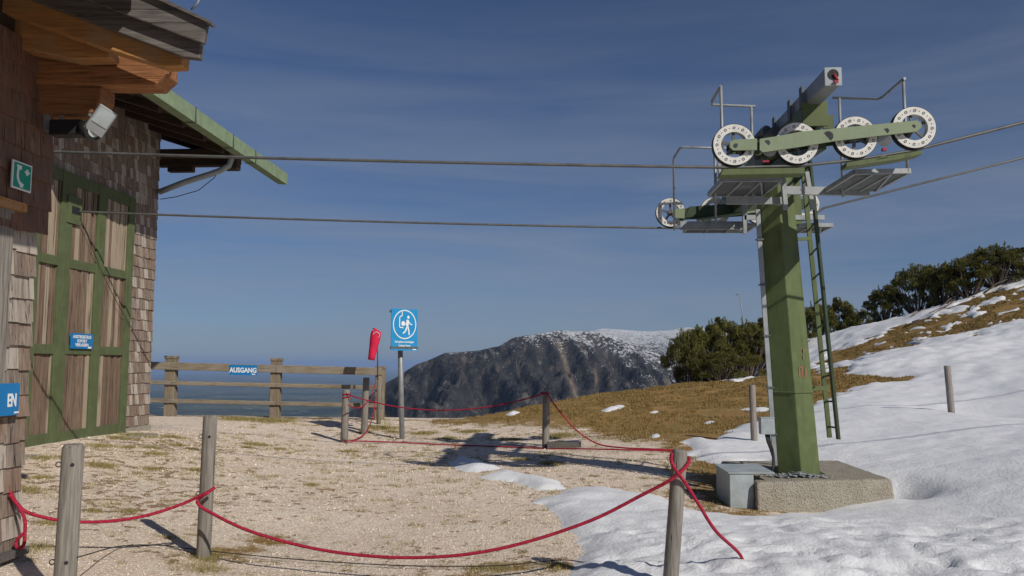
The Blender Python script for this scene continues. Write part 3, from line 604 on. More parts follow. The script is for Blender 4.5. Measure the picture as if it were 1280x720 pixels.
# ------------------------------------------------------------------ pylon
TY = 8.45; FY = 12.35
def on_plane(px, py, P0, off=0):       # vertical plane along UD through P0, off towards the viewer
    o = P0-VD*off; d = ray(px, py); t = (o-EYE).dot(VD)/d.dot(VD); return EYE+d*t
N0 = P(1028, 175, TY); F0 = P(920, 262, FY)
def N(px, py, off=0): return on_plane(px, py, N0, off)
def NF(px, py, off=0): return on_plane(px, py, F0, off)
PB = P(995.5, 590, 10.4); PT = P(966, 218, 10.4)
pyl = empty('lift_pylon', PB, 'green steel lift support pylon with white sheave wheels on both arms', 'pylon')
th0 = math.atan2(-PB.y, -PB.x)+math.radians(12)    # one edge slightly right of the view
def shaft(z0, z1, ra, rb, b):
    D = (PT-PB); n = 6; vs = []
    for z, r in ((z0, ra), (z1, rb)):
        c = PB+D*((z-PB.z)/D.z)
        for k in range(n): a = th0+2*PI*k/n; vs.append(c+Vector((math.cos(a), math.sin(a), 0))*r)
    b.add(vs, [tuple(range(n))[::-1], tuple(range(n, 2*n))]+[(k, (k+1) % n, n+(k+1) % n, n+k) for k in range(n)], .3)
zj = P(985, 490, 10.3).z; b = MB(); rt = .243; rb_ = .30; R = lambda z: rb_+(rt-rb_)*(z-PB.z)/(PT.z-PB.z)
shaft(PB.z-.02, zj, R(PB.z), R(zj), b); shaft(zj, PT.z+.02, R(zj)+.006, rt, b); shaft(zj-.012, zj+.012, R(zj)+.018, R(zj)+.018, b); b.build('shaft', M['green'], pyl, bevel=.012)
b = MB(); shaft(PB.z-.03, PB.z+.005, .36, .36, b); b.build('base_flange', M['green_dark'], pyl)
# faded painted numbers on the right face
v0 = Vector((math.cos(th0), math.sin(th0), 0)); v1 = Vector((math.cos(th0+PI/3), math.sin(th0+PI/3), 0)); fn = (v0+v1).normalized(); fx = (v1-v0).normalized()
zz = P(1005, 465, 10.2).z; cS = PB+(PT-PB)*((zz-PB.z)/(PT.z-PB.z))+fn*(R(zz)*math.cos(PI/6)+.01)
b = MB()
for i, (dx, dz, w2, h2) in enumerate(((-.05, 0, .018, .12), (-.01, .0, .018, .12), (-.03, .06, .05, .016), (.05, -.02, .018, .1), (.02, .19, .012, .06), (.03, .27, .02, .05))): b.box(cS+fx*dx+UP*dz, (w2, .003, h2), (fx, fn, UP))
b.build('painted_mark', M['graffiti'], pyl, split=True)
# cross arm
CA0 = P(1018, 143, 8.62); CA1 = CA0+VD*4.3; b = MB(); b.bar(CA0, CA1, .24, .24); b.build('cross_arm', M['green_dark'] if False else M['green'], pyl, bevel=.012)
b = MB(); b.box(CA0-VD*.012+UD*.0, (.28, .02, .28), (UD, VD, UP)); b.box(PT+UP*.0+Vector((0, 0, .03)), (.5, .5, .05), (UD, VD, UP)); b.box(CA0+UD*.18-UP*.06+VD*.1, (.12, .02, .16), (UD, VD, UP)); b.build('flange_plate', M['green'], pyl, bevel=.006, split=True)
b = MB(); q = PT+Vector((0, 0, .1)); b.prism([q+UD*.12-VD*.1, q+UD*.5-UP*.02-VD*.1, q+UD*.12-UP*.4-VD*.1], VD*.03); b.prism([q-UD*.12-VD*.1, q-UD*.45-UP*.02-VD*.1, q-UD*.12-UP*.36-VD*.1], VD*.03); b.build('gusset', M['green_dark'], pyl, split=True)
# lifting beam
LB0 = P(1041, 96, 8.0); b = MB(); b.bar(LB0, LB0+VD*1.9, .165, .185); lb = b.build('lifting_beam', M['galv'], pyl, bevel=.02)
b = MB(); b.box(LB0-VD*.006, (.175, .014, .195), (UD, VD, UP)); b.build('end_plate', M['lid'], lb, bevel=.005)
b = MB(); b.tube([LB0-VD*.012+UP*.02, LB0-VD*.02+UP*.02], .055, 20); b.build('end_opening', M['black'], lb)
b = MB(); b.tube([LB0-VD*.03+UP*.02, LB0-VD*.03-UP*.05+UD*.04], .012, 8); b.box(LB0-VD*.035-UP*.065+UD*.02, (.04, .02, .025), (UD, VD, UP)); b.build('shackle', M['red_paint'], lb, split=True)
b = MB()
for dy in (.65, 1.1, 1.75): b.box(LB0+VD*dy-UP*.16-UD*.02, (.05, .05, .14), (UD, VD, UP)); b.box(LB0+VD*dy-UD*.12, (.02, .1, .24), (UD, VD, UP))
b.box(LB0+VD*1.85-UP*.1, (.3, .3, .16), (UD, VD, UP)); b.tube([LB0+VD*1.5-UD*.18-UP*.12, LB0+VD*2.0-UD*.18-UP*.12], .06, 12); b.build('beam_bracket', M['galv_dark'], lb, split=True)
b = MB(); b.box(CA0+VD*1.55-UD*.26+UP*.04, (.22, .4, .2), (UD, VD, UP)); b.tube([CA0+VD*1.2-UD*.2+UP*.18, CA0+VD*1.9-UD*.2+UP*.18], .07, 12); b.build('hoist_motor', M['galv_dark'], pyl, bevel=.02, split=True)
# sheave prototype (local, axis = VD)
SR = .231
def make_sheave():
    root = bpy.data.objects.new('sheave', None); COL.objects.link(root)
    c = Vector((0, 0, 0)); b = MB(); 
    b.ring(c-VD*.036, VD, .142, SR-.006, .008, 48); b.ring(c+VD*.036, VD, .142, SR-.006, .008, 48); b.ring(c, VD, SR-.03, SR-.018, .064, 48); b.ring(c, VD, .142, .148, .064, 48)
    face = b.build('rim', M['white'], root, local=True)
    b = MB(); b.ring(c, VD, SR-.014, SR, .075, 48); b.build('tyre', M['black'], root, local=True)
    b = MB(); x, y = frame(VD)
    for s_ in (-1, 1):
        for k in range(12):
            a = 2*PI*k/12; p = (x*math.cos(a)+y*math.sin(a))*.185; b.ring(p+VD*s_*.041, VD, .0095, .0155, .006, 10)
            a += PI/12; p = (x*math.cos(a)+y*math.sin(a))*.185; b.tube([p+VD*s_*.038, p+VD*s_*.043], .006, 6)
    b.build('bolt_ring', M['galv_dark'], root, local=True)
    b = MB(); b.tube([c-VD*.06, c+VD*.06], .045, 20)
    for k in range(5): a = 2*PI*k/5+.3; d = x*math.cos(a)+y*math.sin(a); b.bar(d*.04, d*.152, .03, .02, up=VD)
    b.build('hub', M['galv_dark'], root, local=True)
    return root
s0 = make_sheave(); first = True
def place_sheave(pt, rot=0):
    global first
    o = s0 if first else copy_tree(s0); first = False
    o.parent = pyl; o.location = pt-Vector(pyl.location); o.rotation_mode = 'QUATERNION'; o.rotation_quaternion = Quaternion(VD, rot); return o
sh_n = [(917, 182), (995, 180), (1068, 172.5), (1141, 160.5)]
for i, q in enumerate(sh_n): place_sheave(N(*q), i*.37)
sh_f = [(838, 266), (893, 265), (949, 262), (1005, 256)]
for i, q in enumerate(sh_f): place_sheave(NF(*q), i*.53)
# near train beams
mainpoly = [(949, 174), (975, 170), (1000, 165), (1146, 151), (1151, 155), (1151, 160), (1145, 165), (1042, 177), (1000, 184), (953, 191), (949, 188)]
arm = [(912, 178), (916, 175), (946, 173.5), (946, 188), (916, 188.5), (911.5, 184)]
b = MB(); b.prism([N(*q, .085) for q in mainpoly], -VD*.016); b.build('train_beam', M['green_light'], pyl, bevel=.003, split=True)
b = MB(); b.prism([N(*q, .085) for q in mainpoly][::1], -VD*.014); 
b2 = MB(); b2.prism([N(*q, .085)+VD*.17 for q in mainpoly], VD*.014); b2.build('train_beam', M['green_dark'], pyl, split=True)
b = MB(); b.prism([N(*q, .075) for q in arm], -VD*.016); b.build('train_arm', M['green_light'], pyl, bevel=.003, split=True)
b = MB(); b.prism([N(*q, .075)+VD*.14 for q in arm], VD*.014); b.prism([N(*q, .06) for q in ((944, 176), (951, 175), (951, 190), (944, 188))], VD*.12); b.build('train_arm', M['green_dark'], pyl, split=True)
b = MB()
for px, py, r in ((1035, 170.5, .055), (1108, 163.5, .03), (959, 178.5, .034), (920, 181.5, .022), (1142, 158, .022)): b.tube([N(px, py, .08), N(px, py, .105)], r, 6 if r < .05 else 16, sm=False)
b.build('pivot_bolt', M['galv_dark'], pyl, split=True)
b = MB(); b.tube([N(962, 187, .04), N(962, 187, .06)], .075, 20); b.tube([N(1106, 175, .03), N(1106, 175, .06)], .07, 20); b.build('counter_disc', M['galv'], pyl, split=True)
b = MB(); b.box(N(957, 202, .0), (.07, .04, .02), (UD, VD, UP)); b.box(N(1105, 187, .03), (.04, .04, .03), (UD, VD, UP)); b.build('rope_switch', M['red_paint'], pyl, split=True)
b = MB()
b.prism([N(*q, .09) for q in ((904, 211), (1006, 209.5), (1006, 217), (900, 219))], VD*.18); b.prism([N(*q, .09) for q in ((1058, 203), (1152, 188), (1153, 191), (1153, 193), (1120, 200), (1058, 209))], VD*.18)
b.prism([N(*q, .10) for q in ((1096, 199), (1104, 194), (1112, 196))], VD*.2); b.build('rope_catcher', M['green'], pyl, bevel=.006, split=True)
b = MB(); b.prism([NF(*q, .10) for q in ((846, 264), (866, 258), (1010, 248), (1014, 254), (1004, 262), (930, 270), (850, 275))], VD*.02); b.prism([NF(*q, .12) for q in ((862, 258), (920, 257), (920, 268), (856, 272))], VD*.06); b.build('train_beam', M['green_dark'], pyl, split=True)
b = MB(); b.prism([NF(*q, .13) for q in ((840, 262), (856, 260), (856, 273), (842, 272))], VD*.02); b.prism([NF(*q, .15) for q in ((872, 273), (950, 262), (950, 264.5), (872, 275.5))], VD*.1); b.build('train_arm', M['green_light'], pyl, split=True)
b = MB(); b.bar(N0+VD*.0-UP*.02-UD*.05, PT+Vector((0, 0, 0))-VD*.1, .18, .16); b.bar(F0-UP*.0, PT+VD*.1-UP*.05, .18, .16); b.bar(CA0+VD*.3-UP*.1, N0+VD*.1, .1, .12); b.build('yoke', M['green_dark'], pyl, split=True)
# far cross arm drop and legs visible under the near one
ZPL = P(975, 224, 8.75).z; ZPR = P(1100, 215, 8.75).z
def grating(name, x0, x1, y0, y1, z0, slope_x=0):
    root = bpy.data.objects.new(name, None); COL.objects.link(root); root.parent = pyl; b = MB()
    cs = [Vector((x, y, z0+(x-x0)*slope_x)) for x, y in ((x0+WS*(y0-8.7), y0), (x1+WS*(y0-8.7), y0), (x1+WS*(y1-8.7), y1), (x0+WS*(y1-8.7), y1))]
    for k in range(4): b.bar(cs[k], cs[(k+1) % 4], .03, .055)
    for t_ in (.33, .66): b.bar(cs[0].lerp(cs[1], t_)-UP*.02, cs[3].lerp(cs[2], t_)-UP*.02, .02, .03)
    b.bar(cs[0].lerp(cs[1], .66)-UP*.03, cs[3].lerp(cs[2], 1.)-UP*.03, .02, .02)
    b.build('platform_frame', M['galv'], root, split=True); b = MB(); n = 26
    for i in range(1, n): b.bar(cs[0].lerp(cs[1], i/n), cs[3].lerp(cs[2], i/n), .004, .026)
    for i in range(1, 9): b.bar(cs[0].lerp(cs[3], i/9)+UP*.006, cs[1].lerp(cs[2], i/9)+UP*.006, .012, .012)
    b.build('bar_grate', M['galv'], root); return cs
c1 = grating('platform', P(903, 224, 8.75).x, P(976, 224, 8.75).x, 8.75, 9.55, ZPL)
c2 = grating('platform', P(1068, 214, 8.75).x, P(1137, 214, 8.75).x, 8.75, 9.7, ZPR, .02)
c3 = grating('platform', P(850, 277, 11.6).x, P(931, 277, 11.6).x, 11.6, 12.15, 3.63)
c4 = grating('platform', P(985, 274, 11.6).x, P(1028, 274, 11.6).x, 11.6, 12.15, 3.63)
b = MB(); b.bar(P(908, 251, 9.4), P(980, 251, 9.4), .04, .085); b.bar(P(978, 216, 9.3), P(982, 262, 9.3), .05, .05); b.bar(P(978, 238, 9.72), P(1086, 240, 9.72), .05, .10)
b.bar(P(1008, 215, 9.9), P(1016, 262, 9.9), .05, .05); b.bar(P(1000, 240, 9.7), P(1000, 240, 11.4), .05, .08); b.bar(P(850, 282, 11.62), P(932, 282, 11.62), .05, .12); b.bar(P(930, 256, 11.5), P(931, 292, 11.5), .05, .05)
b.bar(P(930, 272, 11.5), P(960, 272, 11.5), .05, .07); b.bar(P(985, 272, 11.5), P(1030, 272, 11.5), .05, .07); b.bar(P(899, 205, 8.9), P(902, 228, 8.9), .04, .04); b.build('platform_bracket', M['galv'], pyl, split=True)
b = MB(); b.bar(P(992, 215, 11.5), P(996, 280, 11.5), .16, .02); b.build('gusset_plate', M['green'], pyl)
def rail_(pts, r=.017): b = MB(); b.tube(pts, r, 8); return b
def rails_obj(lists):
    b = MB()
    for l_ in lists: b.tube(l_, .017, 8)
    b.build('handrail', M['galv'], pyl, split=True)
zt = P(901, 108, 8.72).z; Yb = 9.5
def on_z(px, Y, z, ref):  # point with the same lateral place
    return Vector((ref, Y, z))
nA = P(901, 108, 8.75); fA = Vector((nA.x+WS*.75, 9.5, P(889, 130, 9.5).z)); fB = Vector((P(944, 133, 9.5).x, 9.5, P(944, 133, 9.5).z))
rails_obj([[Vector((nA.x, nA.y, ZPL)), nA], [nA, nA.lerp(P(889, 128, 9.45), .9), P(890, 131, 9.5), fB], [Vector((P(939, 133, 9.5).x, 9.5, ZPL-.1)), P(939, 133, 9.5)], [P(890, 131, 9.5), Vector((P(890, 131, 9.5).x, 9.5, ZPL-.1))][:0] or [P(893.5, 190, 9.5), P(895, 250, 9.5)]])
nB = P(1129, 99, 8.75); rails_obj([[Vector((nB.x, nB.y, ZPR)), nB], [P(1131, 98, 8.72), nB, P(1104, 121, 9.5), P(1097, 124, 9.62), P(1041, 122, 9.62)], [Vector((P(1049, 122, 9.62).x, 9.62, ZPR-.1)), P(1049, 122, 9.62)]])
rails_obj([[P(843, 288, 12.15), P(842, 200, 12.15), P(843, 196, 12.1), P(850, 185, 11.62), P(854, 184, 11.6), P(935, 186, 11.6)], [P(893, 186, 11.6), P(895, 280, 11.6)], [P(932, 186, 11.6), P(933, 280, 11.6)]])
# ladder
lr = bpy.data.objects.new('ladder', None); COL.objects.link(lr); lr.parent = pyl
la0, la1, lb0, lb1 = P(1048, 549, 10.15), P(1012, 200, 10.15), P(1037, 547, 10.55), P(1004, 215, 10.55)
b = MB(); b.bar(la0, la1, .03, .085, up=VD); b.build('ladder_rail', M['green_dark'], lr); b = MB(); b.bar(lb0, lb1, .055, .035, up=VD); b.build('ladder_rail', M['green'], lr)
b = MB()
for i in range(11): t_ = .04+i*.092; b.tube([la0.lerp(la1, t_), lb0.lerp(lb1, t_)], .012, 8)
b.build('rung', M['green_dark'], lr, split=True); b = MB(); b.bar(P(1008, 486, 10.4), P(1036, 485, 10.45), .04, .05); b.bar(P(985, 300, 10.4), P(1014, 298, 10.45), .04, .04); b.build('ladder_bracket', M['green'], lr, split=True)
# conduit, box, cables
b = MB(); ca = P(969, 582, 10.25); cb = P(947, 262, 10.25); b.bar(ca, cb, .055, .03); b.build('cable_conduit', M['galv'], pyl)
b = MB()
for t_ in (.12, .3, .5, .7, .88): b.box(ca.lerp(cb, t_), (.09, .07, .02), (UD, VD, UP))
b.build('conduit_clamp', M['galv_dark'], pyl, split=True)
b = MB(); b.box(P(958, 532.5, 10.12), (.165, .13, .20), (UD, VD, UP)); b.box(P(958, 522, 10.12), (.175, .14, .012), (UD, VD, UP)); b.build('junction_box', M['lid'], pyl, bevel=.006)
b = MB()
for i in range(4): 
    o = .012*i; b.tube([P(957+i*1.5, 543, 10.1), P(959+i*1.5, 552, 10.1)+VD*o, P(963+i, 562, 10.12), P(966+i*.5, 572, 10.15), P(966+i*.7, 582, 10.1), P(965, 592, 10.05)], .011, 6)
b.build('cable_bundle', M['black'], pyl, split=True)
# foundation
fd = MB(); zf = PB.z; pts = [(2.86, 9.52), (4.56, 9.78), (4.68, 11.65), (2.98, 11.6)]; low = [(2.84, 9.46), (4.64, 9.72), (4.76, 11.72), (2.9, 11.66)]
n = 14
fd.hexa([Vector((x, y, -.45)) for x, y in low]+[Vector((x, y, zf)) for x, y in pts])
fo = fd.build('concrete_foundation', M['concrete'], bevel=.03); tag(fo, 'rough pale concrete block carrying the green lift pylon', 'foundation')
sb = fo.modifiers.new('sub', 'SUBSURF'); sb.subdivision_type = 'SIMPLE'; sb.levels = 5; sb.render_levels = 5
tx = bpy.data.textures.new('chip', 'CLOUDS'); tx.noise_scale = .09; dm = fo.modifiers.new('chip', 'DISPLACE'); dm.texture = tx; dm.strength = .014; dm.texture_coords = 'GLOBAL'
cab = empty('equipment_cabinet', (2.8, 9.9, -.1), 'low grey sheet metal cabinet beside the concrete foundation', 'cabinet')
x0, x1, y0q, y1q = P(912, 600, 9.62).x, 3.10, 9.62, 10.25; zc = P(912, 590, 9.62).z
b = MB(); b.hexa([Vector((x0, y0q, -.3)), Vector((2.855, y0q, -.3)), Vector((2.855, y1q, -.3)), Vector((x0, y1q, -.3)), Vector((x0, y0q, zc-.02)), Vector((2.855, y0q, zc-.02)), Vector((2.855, y1q, zc)), Vector((x0, y1q, zc))]); b.build('body', M['lid'], cab, bevel=.008)
b = MB(); b.hexa([Vector((x0-.015, y0q-.015, zc-.018)), Vector((x1, y0q-.015, zc-.018)), Vector((x1, y1q+.015, zc+.002)), Vector((x0-.015, y1q+.015, zc+.002)), Vector((x0-.015, y0q-.015, zc-.003)), Vector((x1, y0q-.015, zc-.003)), Vector((x1, y1q+.015, zc+.017)), Vector((x0-.015, y1q+.015, zc+.017))]); b.build('lid', M['lid'], cab)
# chain heap
ch = MB(); rr = random.Random(3)
for i in range(120):
    a = rr.random()*2*PI; rx = rr.gauss(0, .17); c = Vector((PB.x-.16+rx, PB.y-.47+rr.gauss(0, .05), zf+.012+rr.random()*.05*max(0, 1-abs(rx)*3))); d = Vector((math.cos(a), math.sin(a), rr.uniform(-.4, .4))).normalized(); x, y = frame(d)
    l = [c+d*math.cos(t)*.03+x*math.sin(t)*.017 for t in np.linspace(0, 2*PI, 9)]; ch.tube(l, .006, 5, cap=False)
tag(ch.build('steel_chain', M['galv']), 'heap of grey steel chain at the foot of the pylon shaft', 'chain')

# ------------------------------------------------------------------ lift ropes
def rope_obj(name, paths, r, mat, label, cat, group=None, n=8):
    b = MB()
    for p in paths: b.tube(p, r, n)
    o = b.build(name, mat); return tag(o, label, cat, group)
def cat_(a, b, sag, n=20): return [a.lerp(b, t)-UP*sag*4*t*(1-t) for t in np.linspace(0, 1, n)]
uR = Vector((1, -WS, .235)).normalized()
nb_ = [N(q[0], q[1])-UP*(SR+.012) for q in sh_n]; lo = P(55, 187, 8.72); L2 = lo+(lo-nb_[0])*.28
nr = cat_(L2, nb_[0], .03)+nb_[1:]; e = nb_[-1]; px_t = P(1280, 153, 8.35); 
dirR = (P(1280, 153, e.y-WS*2)-e).normalized(); nr += [e+dirR*k for k in (1, 3, 8, 20, 35)]
rope_obj('lift_cable', [nr], .017, M['steel_rope'], 'upper steel haul cable running under the large front wheels', 'cable', 'haul cables')
fb_ = [NF(q[0], q[1])-UP*(SR+.012) for q in sh_f]; lf = on_wall(90, 263)-UD*.3
fr = cat_(lf, fb_[0], .03)+fb_[1:]; e = P(1030, 260, 12.2); e2 = P(1280, 197, 12.2-WS*3); d = (e2-e).normalized(); fr += [e+d*k for k in (0, 3, 8, 20, 35)]
rope_obj('lift_cable', [fr], .017, M['steel_rope'], 'lower steel haul cable entering the plank door and passing the rear wheels', 'cable', 'haul cables')

# ------------------------------------------------------------------ posts
def post(name, base, top, r, mat, label, group, holes=False, n=14, r2=None):
    base = Vector(base); e = empty(name, base, label, 'post', group); b = MB(); d = (top-base); pts = [base-d.normalized()*.25, base, base.lerp(top, .3), base.lerp(top, .6), top-d.normalized()*.02, top]
    r2 = r2 or r; rs = [r*1.02, r, (r*.7+r2*.3)*1.01, (r+r2)/2*.99, r2, r2*.8]
    b.tube(pts, rs, n); o = b.build('shaft', mat, e)
    if holes:
        b = MB(); v = (Vector((0, 0, 0))-Vector((base.x, base.y, 0))).normalized()
        for t_ in holes: c = base.lerp(top, t_); b.tube([c+v*(r*.96), c+v*(r*1.03)], .012, 8); s_ = v.cross(UP)*-1; b.ring(c+s_*-r*1.15, v, .012, .018, .006, 12)
        b.build('bolt', M['black'], e)
    return e
def top_of(px, py, Y): return P(px, py, Y)
def gpost(name, bpx, bpy_, tpx, tpy, wpx, mat, label, group, **k):
    g = G(bpx, bpy_); t_ = P(tpx, tpy, g.y); return post(name, g, t_, wpx/2000*g.y, mat, label, group, **k), g, t_
GW = 'wooden posts of the red rope barrier'
bA = Vector((P(83, 720, 5.0).x-.01, 5.0, GH(-2.75, 5.0))); tA = P(92, 555, 5.0)
post('rope_post', bA, tA, .064, M['wood_grey'], 'thick square-cut grey post nearest the left corner, in front of the rope', GW, holes=(.88, .3))
_, bB, tB = gpost('rope_post', 254, 697, 263, 519, 17, M['wood_grey'], 'grey wooden post carrying the red rope on the gravel, second from left', GW, holes=(.85, .45))
bC = Vector((P(838, 720, 5.7).x-.01, 5.7, GH(1.13, 5.7))); tC = P(850, 562, 5.7)
post('rope_post', bC, tC, .053, M['wood_grey'], 'grey round post with crossed red rope at the snow edge', GW)
_, bD, tD = gpost('rope_post', 682, 560, 683, 489, 9, M['wood_grey'], 'short wooden post with a plank lying at its foot mid picture', GW)
_, bE, tE = gpost('rope_post', 430, 553, 433, 487, 9, M['wood_grey'], 'wooden post with red rope wound round its top near the fence end', GW)
_, bF, tF = gpost('rope_post', 455, 543, 458, 472, 8, M['wood_grey'], 'dark bare wooden post between the roped post and the windsock', GW)
gpost('marker_pole', 943, 557, 940, 481, 8, M['wood_pale'], 'pale round pole left of the pylon in brown turf and snow', 'pale poles in the snow')
gpost('marker_pole', 1190, 523, 1184, 457, 8, M['wood_pale'], 'pale round pole alone in the snow at the right', 'pale poles in the snow')
# plank lying by post D
g = G(705, 561); b = MB(); b.box((g.x, g.y+.05, g.z+.05), (.62, .16, .13)); tag(b.build('wooden_beam', M['wood_grey_x'], bevel=.01), 'short grey timber lying on gravel at the foot of a post', 'timber')

# ------------------------------------------------------------------ red ropes
RR = .0125
def lowp(px, py, Y=None, dz=.03): g = G(px, py); return Vector((g.x, g.y, g.z+dz))
def prope(pts, n=8):     # smooth (Catmull-Rom) path through measured points
    pts = [Vector(p) for p in pts]; out = []
    q = [pts[0]*2-pts[1]]+pts+[pts[-1]*2-pts[-2]]
    for i in range(1, len(q)-2):
        for k in range(n):
            t = k/n; p0, p1, p2, p3 = q[i-1:i+3]
            out.append(.5*((2*p1)+(p2-p0)*t+(2*p0-5*p1+4*p2-p3)*t*t+(3*p1-p0-3*p2+p3)*t**3))
    out.append(pts[-1]); return out
def wind(c, r, z0, z1, turns, ph=0): return [Vector((c.x+math.cos(ph+t*turns*2*PI)*r, c.y+math.sin(ph+t*turns*2*PI)*r, z0+(z1-z0)*t)) for t in np.linspace(0, 1, int(14*turns)+2)]
RG = 'red barrier ropes'
def along(bx, tx, z): t = (z-bx.z)/(tx.z-bx.z); return bx.lerp(tx, t)
yr = 6.02
zr = P(266, 612, bB.y).z; pB = along(bB, tB, zr)
rope_obj('barrier_rope', [prope([P(12, 614, 5.9), P(22, 630, 5.95), P(38, 642, 6.0), P(80, 651, 6.15), P(130, 652, 6.25), P(180, 645, 6.35), P(225, 631, 6.45), P(262, 614, 6.48)])+[P(269, 609, 6.5)],
    prope([P(12, 618, 5.88), P(24, 634, 5.9), P(31, 650, 5.9), P(31, 668, 5.9), P(30, 680, 5.9), P(25, 685, 5.9), P(20, 682, 5.9), P(22, 674, 5.9), P(29, 667, 5.9)])], RR, M['rope'], 'red rope from the shingled pillar to the second grey post, spare loop hanging', 'rope', RG)
bBw = wind(pB, .068, zr-.12, zr, 1.0, 2.5)
b1 = [P(269, 609, 6.5)]+[P(262, 614, 6.42), P(252, 619, 6.42), P(247, 626, 6.45)]
pc = along(bC, tC, P(850, 592, 5.7).z)
rope_obj('barrier_rope', [prope([P(268, 610, 6.5), P(258, 617, 6.41), P(248, 624, 6.44), P(248, 630, 6.42), P(262, 640, 6.41), P(310, 663, 6.3), P(380, 683, 6.2), P(450, 694, 6.1), P(520, 697, 6.0), P(590, 692, 5.9), P(660, 677, 5.85), P(740, 650, 5.78), P(800, 620, 5.7), P(838, 600, 5.62), P(852, 589, 5.62), P(861, 578, 5.66), P(859, 572, 5.75), P(845, 576, 5.79)])],
    RR, M['rope'], 'long sagging red rope across the front from gravel post to snow edge post', 'rope', RG)
gs = G(926, 711)
rope_obj('barrier_rope', [prope([P(840, 566, 5.62), P(839, 576, 5.62), P(845, 588, 5.61), P(854, 600, 5.62), P(872, 628, 5.72), P(895, 664, 5.85), Vector((gs.x, gs.y, gs.z+.1)), Vector((gs.x+.03, gs.y, gs.z-.05))], 6)],
    RR, M['rope'], 'red rope running steeply from the crossed post down into the snow', 'rope', RG)
rope_obj('barrier_rope', [prope([P(683, 491, bD.y-.1), P(700, 515, 14.9), P(722, 539, 14.8), P(748, 555, 14.6), lowp(780, 562), lowp(812, 563.5), lowp(842, 565), lowp(853, 567)])], RR*1.05, M['rope'], 'red rope dropping steeply from the middle post onto the gravel and turf edge', 'rope', RG)
def lowp(px, py, Y=None, dz=.03): g = G(px, py); return Vector((g.x, g.y, g.z+dz))
rope_obj('barrier_rope', [prope([P(431, 551, bE.y-.1), lowp(500, 555), lowp(560, 558), lowp(620, 560), P(676, 560.5, bD.y-.15), lowp(720, 563), lowp(780, 564.5), lowp(840, 566), lowp(852, 569)])], RR, M['rope'], 'slack red rope lying low over gravel and shadow from the far roped post', 'rope', RG)
rope_obj('barrier_rope', [cat_(along(bE, tE, tE.z-.08)-VD*.07, along(bD, tD, tD.z-.03)-VD*.07, .33), wind(along(bD, tD, 0), .08, tD.z-.05, tD.z-.02, 1.5), wind(along(bE, tE, tE.z), .08, tE.z-.2, tE.z-.08, 2)], RR, M['rope'], 'red rope hung in a shallow curve between the two far posts', 'rope', RG)
rope_obj('barrier_rope', [prope([P(435, 506, 16.1), P(445, 510, 16.6), P(455, 507, 17.2), P(464, 494, 18.4), P(470, 478, 18.9)]), prope([P(470, 496, 18.9), P(466, 520, 18.5), P(458, 540, 17.6), P(445, 549, 16.8), P(432, 552, 16.2)])], RR, M['rope'], 'loose red rope strands tied between the fence end and the far roped post', 'rope', RG)
rope_obj('ground_wire', [prope([along(bA, tA, bA.z+.32)+UD*.07, lowp(150, 688), lowp(200, 687), lowp(246, 692), lowp(330, 701), lowp(420, 708), lowp(520, 713), lowp(620, 712), lowp(700, 705), lowp(730, 708), lowp(790, 716, dz=.07), lowp(838, 719, dz=.1)])], .004, M['black'], 'thin dark wire strung low just above gravel between the front posts', 'wire')

# ------------------------------------------------------------------ back fence
FYy = 20.2
fen = empty('timber_fence', (-6, FYy, .2), 'weathered three-rail timber fence at the edge of the plateau', 'fence')
for px, tp, bt, wd in ((214, 445, 523, 13), (345, 448, 524, 12), (475, 458, 530, 11), (90, 442, 521, 13)):
    a_, c_ = P(px-1.5, bt, FYy), P(px+1, tp+3, FYy); b = MB(); b.bar(a_-UP*.3, c_, wd/1000*FYy, .2, up=VD); o = b.build('post', M['wood_fence_post'], fen, bevel=.015, split=True)
    b = MB(); b.box(c_+UP*.03, (wd/1000*FYy*1.12, .24, .07)); b.build('post_cap', M['wood_fence_post'], o, bevel=.01)
for (ya_, yb_, h_) in ((457, 464.5, .19), (480, 483.5, .10), (502.5, 506, .10)):
    for (xa, xb) in ((60, 214), (214, 345), (345, 478)):
        f = lambda x: (x-190)/285; A = P(xa, ya_+f(xa)*7.5 if ya_ < 470 else ya_-2+f(xa)*6.5, FYy-.13); B_ = P(xb, yb_-7.5+f(xb)*7.5+0 if ya_ < 470 else ya_-2+f(xb)*6.5, FYy-.13)
        B_ = P(xb, (ya_+f(xb)*7.5) if ya_ < 470 else (ya_-2+f(xb)*6.5), FYy-.13)
        b = MB(); b.bar(A, B_-(B_-A).normalized()*.006, .06, h_); b.build('rail', M['wood_fence'], fen, bevel=.012, split=True)
kb = MB(); kb.bar(P(60, 525.5, 20.6)+UP*-.1, P(470, 530, 20.6)-UP*.1, .3, .30); kb.bar(P(470.5, 530, 20.6)-UP*.1, P(620, 529, 21.0)-UP*.12, .3, .30); tag(kb.build('kerb', M['concrete'], bevel=.02), 'low concrete kerb closing the gravel in front of the valley', 'kerb', kind='structure')
au = empty('exit_sign', P(304, 462, FYy-.2), 'blue AUSGANG sign fixed to the top rail of the timber fence', 'sign'); c = P(304, 462.5, FYy-.17)
X_ = (P(321, 463, FYy)-P(287, 462.3, FYy)).normalized(); W_ = 34/1000*FYy; H_ = .255; Nn = Vector((0, -1, 0))
b = MB(); b.box(c, (W_, .012, H_), (X_, Vector((0, 1, 0)), UP)); b.build('panel', M['blue'], au); text_mesh('AUSGANG', .165, M['sign_white'], 'lettering', au, c+Nn*.008+UP*-.01, X_, UP, bold=.006, squeeze=.86)
b = MB(); b.box(c+Nn*.007+X_*.26-UP*.10, (.09, .003, .025), (X_, Vector((0, 1, 0)), UP)); b.build('maker_mark', M['sign_white'], au)
